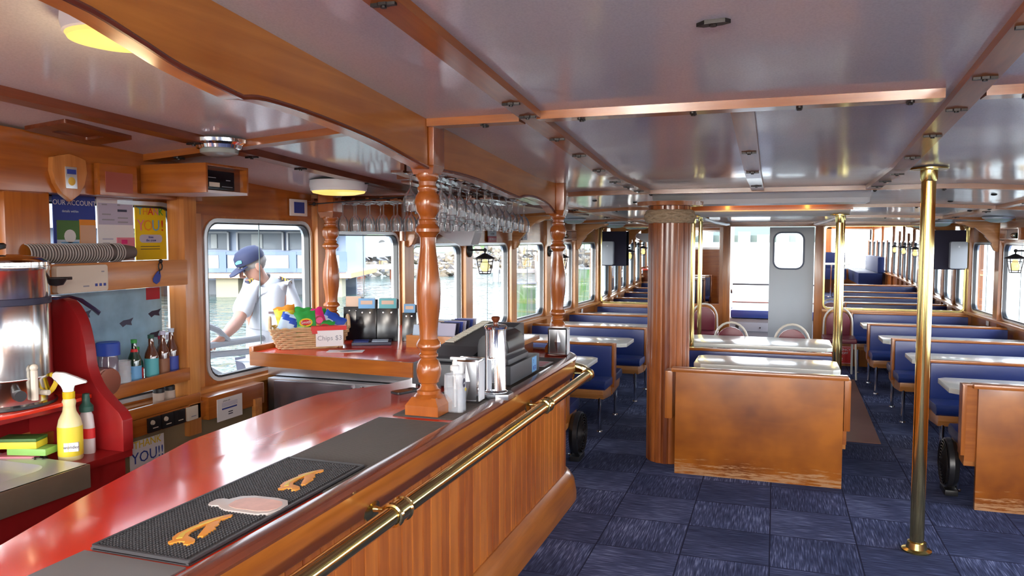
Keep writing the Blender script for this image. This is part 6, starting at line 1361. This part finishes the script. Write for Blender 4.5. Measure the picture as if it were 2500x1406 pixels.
nk, ch, wa, pe = PH['neck'], PH['chest'], PH['waist'], PH['pelv']
rs, re, rw, rh = PH['rsh'], PH['relb'], PH['rwr'], PH['rhand']; ls, le, lw = PH['lsh'], PH['lelb'], PH['lwr']; hd = PH['head']
hf = Vector((-.45, -.68, -.40)).normalized(); hr = Vector((hf.y, -hf.x, 0)).normalized(); hu = hr.cross(hf).normalized()
if hu.z < 0: hu = -hu
lh = lw+Vector((-.03, -.03, -.09))
hipL, hipR = pe-rt*.09, pe+rt*.09
kl, kr = Vector((hipL.x, hipL.y, .46))+f*.05, Vector((hipR.x, hipR.y, .46))+f*.05
fl, fr2 = Vector((hipL.x, hipL.y, .09)), Vector((hipR.x, hipR.y, .09))
J = dict(pe=(pe, (.15, .12)), wa=(wa, (.15, .11)), ch=(ch, (.16, .12)), nb=(nk-Vector((0, 0, .03)), .07), nk=(nk+(hd-nk)*.35, .055), jaw=(hd-hu*.055+hf*.01, (.066, .07)), hd=(hd+hu*.02, (.075, .088)), top=(hd+hu*.09, (.06, .07)),
         rs=(rs, .062), re=(re, .046), rm=(re.lerp(rw, .4), .045), rw=(rw, .028), rp=(rw.lerp(rh, .55), (.040, .024)), ls=(ls, .062), le=(le, .046), lw=(lw, .03), lp=(lh, (.038, .024)),
         hl=(hipL, .095), kl=(kl, .065), fl=(fl, .045), tl=(fl+f*.16-Vector((0, 0, .05)), .04), hr=(hipR, .095), kr=(kr, .065), fr=(fr2, .045), tr=(fr2+f*.16-Vector((0, 0, .05)), .04))
E_ = [('pe', 'wa'), ('wa', 'ch'), ('ch', 'nb'), ('nb', 'nk'), ('nk', 'jaw'), ('jaw', 'hd'), ('hd', 'top'), ('ch', 'rs'), ('rs', 're'), ('re', 'rm'), ('rm', 'rw'), ('rw', 'rp'), ('ch', 'ls'), ('ls', 'le'), ('le', 'lw'), ('lw', 'lp'), ('pe', 'hl'), ('hl', 'kl'), ('kl', 'fl'), ('fl', 'tl'), ('pe', 'hr'), ('hr', 'kr'), ('kr', 'fr'), ('fr', 'tr')]
hdv = (rh-rw).normalized(); sdv = Vector((.25, .9, 0)).normalized(); dnv = Vector((0, 0, -1)); pm_ = rw.lerp(rh, .7)
for i in range(4):
    b0 = pm_+sdv*(.027-.018*i); ln = (.036, .042, .04, .03)[i]
    J['f%da' % i] = (b0+hdv*.018, .0105); J['f%db' % i] = (b0+hdv*(.018+ln)+dnv*.006, .0095); J['f%dc' % i] = (b0+hdv*(.02+ln*1.15)+dnv*.035, .0085)
    E_ += [('rp', 'f%da' % i), ('f%da' % i, 'f%db' % i), ('f%db' % i, 'f%dc' % i)]
J['t1'] = (rw.lerp(rh, .5)+sdv*.038, .012); J['t2'] = (rw.lerp(rh, .9)+sdv*.05+dnv*.025, .0095); E_ += [('rp', 't1'), ('t1', 't2')]
pdv = (lh-lw).normalized()
for i in range(4):
    b0 = lh+pdv*.02+f*(.025-.017*i); J['g%da' % i] = (b0+pdv*.03, .010); J['g%db' % i] = (b0+pdv*.075-rt*-.012, .0085); E_ += [('lp', 'g%da' % i), ('g%da' % i, 'g%db' % i)]
J['u1'] = (lh+f*.04+pdv*.01, .011); J['u2'] = (lh+f*.055+pdv*.05, .009); E_ += [('lp', 'u1'), ('u1', 'u2')]
skin('body', J, E_, M['skin'], mt, 'pe')
# face
def hp3(a, b_, c): return hd+hf*a+hr*b_+hu*c
b = MB(); b.tube([hp3(.070, 0, .035), hp3(.088, 0, .01), hp3(.102, 0, -.012), hp3(.106, 0, -.022), hp3(.094, 0, -.032), hp3(.078, 0, -.036)], [.006, .011, .014, .015, .012, .006], 10); b.build('nose', M['skin'], mt)
b = MB(); b.tube([hp3(.070, -.026, -.064), hp3(.083, -.012, -.061), hp3(.086, 0, -.061), hp3(.083, .012, -.061), hp3(.070, .026, -.064)], [.003, .005, .006, .005, .003], 8); b.build('mouth', flat('lips', (.50, .20, .18)), mt)
for s in (-1, 1):
    b = MB(); b.ball(tuple(hp3(.080, s*.032, .012)), .010, 10, 8); b.build('eye', M['ink'], mt)
    b = MB(); b.tube([hp3(.084, s*.015, .03), hp3(.084, s*.035, .034), hp3(.075, s*.05, .028)], .006, 6); b.build('eyebrow', M['hair'], mt)
    b = MB(); b.ball((0, 0, 0), (.022, .010, .034), 12, 8); b.bm.transform(Matrix.Translation(hp3(-.012, s*.080, .0)) @ Matrix((hf, hr, hu)).transposed().to_4x4()); b.build('ear', M['skin'], mt)
Hm = Matrix.Translation(hd) @ Matrix((hf, hr, hu)).transposed().to_4x4()
b = MB(); b.ball((0, 0, 0), (1, 1, 1), 20, 14)
for v in list(b.bm.verts):
    if v.co.z < -.35 or v.co.x > .35 and v.co.z < .2: v.co *= .93
b.bm.transform(Hm @ Matrix.Translation((-.016, 0, .03)) @ Matrix.Diagonal((.096, .085, .088, 1))); b.build('hair', M['hair'], mt)
b = MB(); b.lathe([(.104, -.0), (.106, .02), (.100, .06), (.075, .092), (.035, .106), (0, .108)], (0, 0, 0), 24, Hm @ Matrix.Translation((-.004, 0, .050)) @ Matrix.Diagonal((1.03, .92, .95, 1)))
b.prism([(.06, -.075), (.12, -.070), (.165, -.045), (.178, 0), (.165, .045), (.12, .070), (.06, .075), (.09, 0)], 'z', .0, .0) if False else None
cp = b.build('cap', M['cap'], mt)
b = MB(); Pb = [(.06, -.088), (.12, -.078), (.168, -.05), (.184, 0), (.168, .05), (.12, .078), (.06, .088)]
b.prism(Pb, 'z', -.004, .004); b.bm.transform(Hm @ Matrix.Translation((0, 0, .050)) @ Matrix.Rotation(.22, 4, 'Y')); b.build('cap_brim', M['cap'], mt)
b = MB(); b.prism([(-.03, -.012), (.03, -.014), (.032, .0), (0, .012), (-.03, .006)], 'x', .0, .003); b.bm.transform(Hm @ Matrix.Rotation(-.45, 4, 'Z') @ Matrix.Translation((.098, 0, .085)) @ Matrix.Rotation(-.25, 4, 'Y')); b.build('cap_badge', M['teal'], mt)
# shirt
J = dict(pe=(wa-Vector((0, 0, .08)), (.172, .135)), wa=(wa, (.172, .132)), ch=(ch, (.180, .142)), up=(ch.lerp(nk, .6), (.13, .11)), nb=(nk-Vector((0, 0, .025)), (.088, .085)), rs=(rs, .082), r2=(rs.lerp(re, .45), .076), r3=(rs.lerp(re, .86), .078), ls=(ls, .084), l2=(ls.lerp(le, .45), .078), l3=(ls.lerp(le, .86), .080))
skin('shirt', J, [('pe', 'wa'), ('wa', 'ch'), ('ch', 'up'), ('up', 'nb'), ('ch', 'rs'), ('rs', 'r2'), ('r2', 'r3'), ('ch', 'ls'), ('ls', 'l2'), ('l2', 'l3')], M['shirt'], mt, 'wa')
cn = nk+Vector((0, 0, -.01)); cd = Vector((.30, -.95, 0)).normalized(); cr_ = Vector((cd.y, -cd.x, 0))
b = MB()
for s in (-1, 1):
    A = [cn+cr_*s*.07-cd*.05+Vector((0, 0, .055)), cn+cr_*s*.085+cd*.02+Vector((0, 0, .03)), cn+cr_*s*.065+cd*.115+Vector((0, 0, -.075)), cn+cr_*s*.012+cd*.105+Vector((0, 0, -.03)), cn+cr_*s*.045+cd*.06+Vector((0, 0, .03))]
    b.poly(A)
ax_ = (hd-hu*.06-nk).normalized(); um_ = ax_.orthogonal().normalized(); cm_ = Matrix((um_, ax_.cross(um_), ax_)).transposed().to_4x4(); cm_.translation = nk
b.lathe([(.074, -.05), (.070, .02), (.069, .05), (.074, .054), (.083, .045), (.098, -.02), (.11, -.06)], (0, 0, 0), 24, cm_)
b.build('collar', M['shirt'], mt)
for p_, lab in ((ls, 'L'), (rs, 'R')):
    d = (p_-nk).normalized(); q0 = p_+Vector((0, 0, .080))-d*.05+cd*.01; sd_ = d.cross(Vector((0, 0, 1))).normalized()
    b = MB().m(M['ink']); ax = d; 
    def lay(a0, a1, z): b.hexa([q0+ax*a0-sd_*.03+Vector((0, 0, z-.02-a0*.25)), q0+ax*a1-sd_*.03+Vector((0, 0, z-.02-a1*.25)), q0+ax*a1+sd_*.03+Vector((0, 0, z-.02-a1*.25)), q0+ax*a0+sd_*.03+Vector((0, 0, z-.02-a0*.25)), q0+ax*a0-sd_*.03+Vector((0, 0, z-a0*.25)), q0+ax*a1-sd_*.03+Vector((0, 0, z-a1*.25)), q0+ax*a1+sd_*.03+Vector((0, 0, z-a1*.25)), q0+ax*a0+sd_*.03+Vector((0, 0, z-a0*.25))])
    lay(-.01, .075, .012); b.m(M['gold']); [lay(.0+.02*k, .011+.02*k, .0145) for k in range(4)]; b.build('epaulette', parent=mt)
pk = ch-cr_*.075+cd*.150+Vector((0, 0, -.01)); b = MB().m(flat('badge_brown', (.06, .025, .03))); b.hexa([pk+cr_*a+Vector((0, 0, z))+cd*e for z in (-.008, .008) for a, e in ((-.028, 0), (.028, 0.004), (.028, .010), (-.028, .006))]); b.build('name_badge', parent=mt)
b = MB().m(M['shirt']); b.hexa([pk+cr_*a+Vector((0, 0, z))+cd*e for z in (-.13, -.02) for a, e in ((-.055, -.02), (.055, -.016), (.055, .002), (-.055, -.002))]); b.build('pocket', parent=mt)
J = dict(pe=(pe+Vector((0, 0, .03)), (.165, .135)), hl=(hipL, .115), kl=(kl, .085), fl=(fl+Vector((0, 0, .0)), .075), hr=(hipR, .115), kr=(kr, .085), fr=(fr2, .075))
skin('trousers', J, [('pe', 'hl'), ('hl', 'kl'), ('kl', 'fl'), ('pe', 'hr'), ('hr', 'kr'), ('kr', 'fr')], M['trouser'], mt, 'pe')

# ------------------------------------------------------------------ light and camera
W = bpy.data.worlds.new('overcast'); SC.world = W; W.use_nodes = True; nt = W.node_tree; bg = nt.nodes['Background']
tc = nt.nodes.new('ShaderNodeTexCoord'); sp = nt.nodes.new('ShaderNodeSeparateXYZ'); cr = nt.nodes.new('ShaderNodeValToRGB'); nt.links.new(tc.outputs['Generated'], sp.inputs[0]); nt.links.new(sp.outputs['Z'], cr.inputs['Fac'])
cr.color_ramp.elements[0].position = 0.0; cr.color_ramp.elements[0].color = (.93, .96, 1, 1); cr.color_ramp.elements[1].position = .6; cr.color_ramp.elements[1].color = (.72, .83, 1, 1)
mr = nt.nodes.new('ShaderNodeMapRange'); mr.inputs['From Min'].default_value = -1; mr.inputs['To Min'].default_value = SKYL; mr.inputs['To Max'].default_value = SKYR; nt.links.new(sp.outputs['X'], mr.inputs['Value'])
sc_ = nt.nodes.new('ShaderNodeVectorMath'); sc_.operation = 'SCALE'; nt.links.new(cr.outputs['Color'], sc_.inputs[0]); nt.links.new(mr.outputs['Result'], sc_.inputs['Scale']); nt.links.new(sc_.outputs['Vector'], bg.inputs['Color']); bg.inputs['Strength'].default_value = WORLD
s = bpy.data.lights.new('sun', 'SUN'); s.energy = SUN; s.angle = rad(40); s.color = (1, .97, .92); so = bpy.data.objects.new('sun', s); COL.objects.link(so); so.rotation_euler = SUNROT
def plight(x, y, z, e, col=(1, .72, .40), r=.06):
    l = bpy.data.lights.new('lamp_or_fill_light', 'POINT'); l.energy = e; l.color = col; l.shadow_soft_size = r; o = bpy.data.objects.new('lamp_or_fill_light', l); COL.objects.link(o); o.location = (x, y, z)
for q_ in LIGHTS: plight(*q_)
cam = bpy.data.cameras.new('camera'); co = bpy.data.objects.new('camera', cam); COL.objects.link(co); SC.camera = co
cam.sensor_width = 36; cam.lens = 36*1880/2500; cam.clip_start = .05; cam.clip_end = 3000
yaw, pitch = rad(18.901783), rad(3.591513)
fh = Vector((-math.sin(yaw), math.cos(yaw), 0)); r_ = Vector((math.cos(yaw), math.sin(yaw), 0)); fw = fh*math.cos(pitch)+Vector((0, 0, -math.sin(pitch))); up = r_.cross(fw)
m4 = Matrix((r_, up, -fw)).transposed().to_4x4(); m4.translation = (0, 0, 1.70); co.matrix_world = m4
SC.view_settings.view_transform = 'AgX' if AGX else 'Standard'; SC.view_settings.look = LOOK; SC.view_settings.exposure = EXPO; SC.view_settings.gamma = 1.0
SC.cycles.max_bounces = 8; SC.cycles.transparent_max_bounces = 20; SC.cycles.diffuse_bounces = 4; SC.cycles.glossy_bounces = 4; SC.cycles.sample_clamp_indirect = 8; SC.cycles.caustics_reflective = True
# pieces of parts go one level deeper
SUB = {'price_card': {'lettering': 'card'}, 'cash_register': {'keys': 'keyboard_housing'}, 'receipt_printer': {'lettering': 'sticker', 'symbol': 'sticker', 'paper_door': 'cover'}, 'wall_lantern': {'bulb': 'cage'},
       'napkin_dispenser': {'diamond': 'case'}, 'hand_gel': {'round_label': 'bottle', 'flower_print': 'bottle', 'lettering': 'round_label_'}, 'spray_bottle': {'trigger': 'spray_head', 'nozzle': 'spray_head', 'lettering': 'name_label'},
       'hot_water_urn': {'lid_knob': 'lid'}, 'wall_speaker': {'badge': 'cabinet'}, 'emergency_sign': {'lettering': 'plate', 'border_line': 'plate'}, 'safety_sign': {'lettering': 'plate'}, 'number_sign': {'lettering': 'plate'},
       'poster': {'lettering': 'sheet', 'text_line': 'sheet', 'bubble': 'sheet', 'fish_print': 'sheet', 'figure': 'sheet'}, 'notice': {'lettering': 'sheet', 'text_line': 'sheet', 'dark_line': 'sheet'}, 'person': {'cap_brim': 'cap', 'cap_badge': 'cap', 'collar': 'shirt', 'epaulette': 'shirt', 'pocket': 'shirt', 'name_badge': 'shirt'},
       'chip_packet': {'logo_oval': 'bag', 'lettering': 'bag'}, 'smartphone': {'screen': 'body'}, 'wall_air_unit': {'badge': 'casing', 'badge_mark': 'casing'}, 'shield_plaque': {'crest_plate': 'shield'}, 'framed_plaque': {'plate': 'frame'}, 'storage_recess': {'back_panel': 'frame'}, 'bow_locker': {'lid_board': 'locker'}}
base = lambda o: o.name.split('.')[0]
for o in list(SC.objects):
    if o.parent is None and base(o) in SUB:
        kids = list(o.children)
        for k in kids:
            want = SUB[base(o)].get(base(k))
            tgt = next((q for q in kids if base(q) == want), None)
            if tgt is not None and tgt is not k: k.parent = tgt
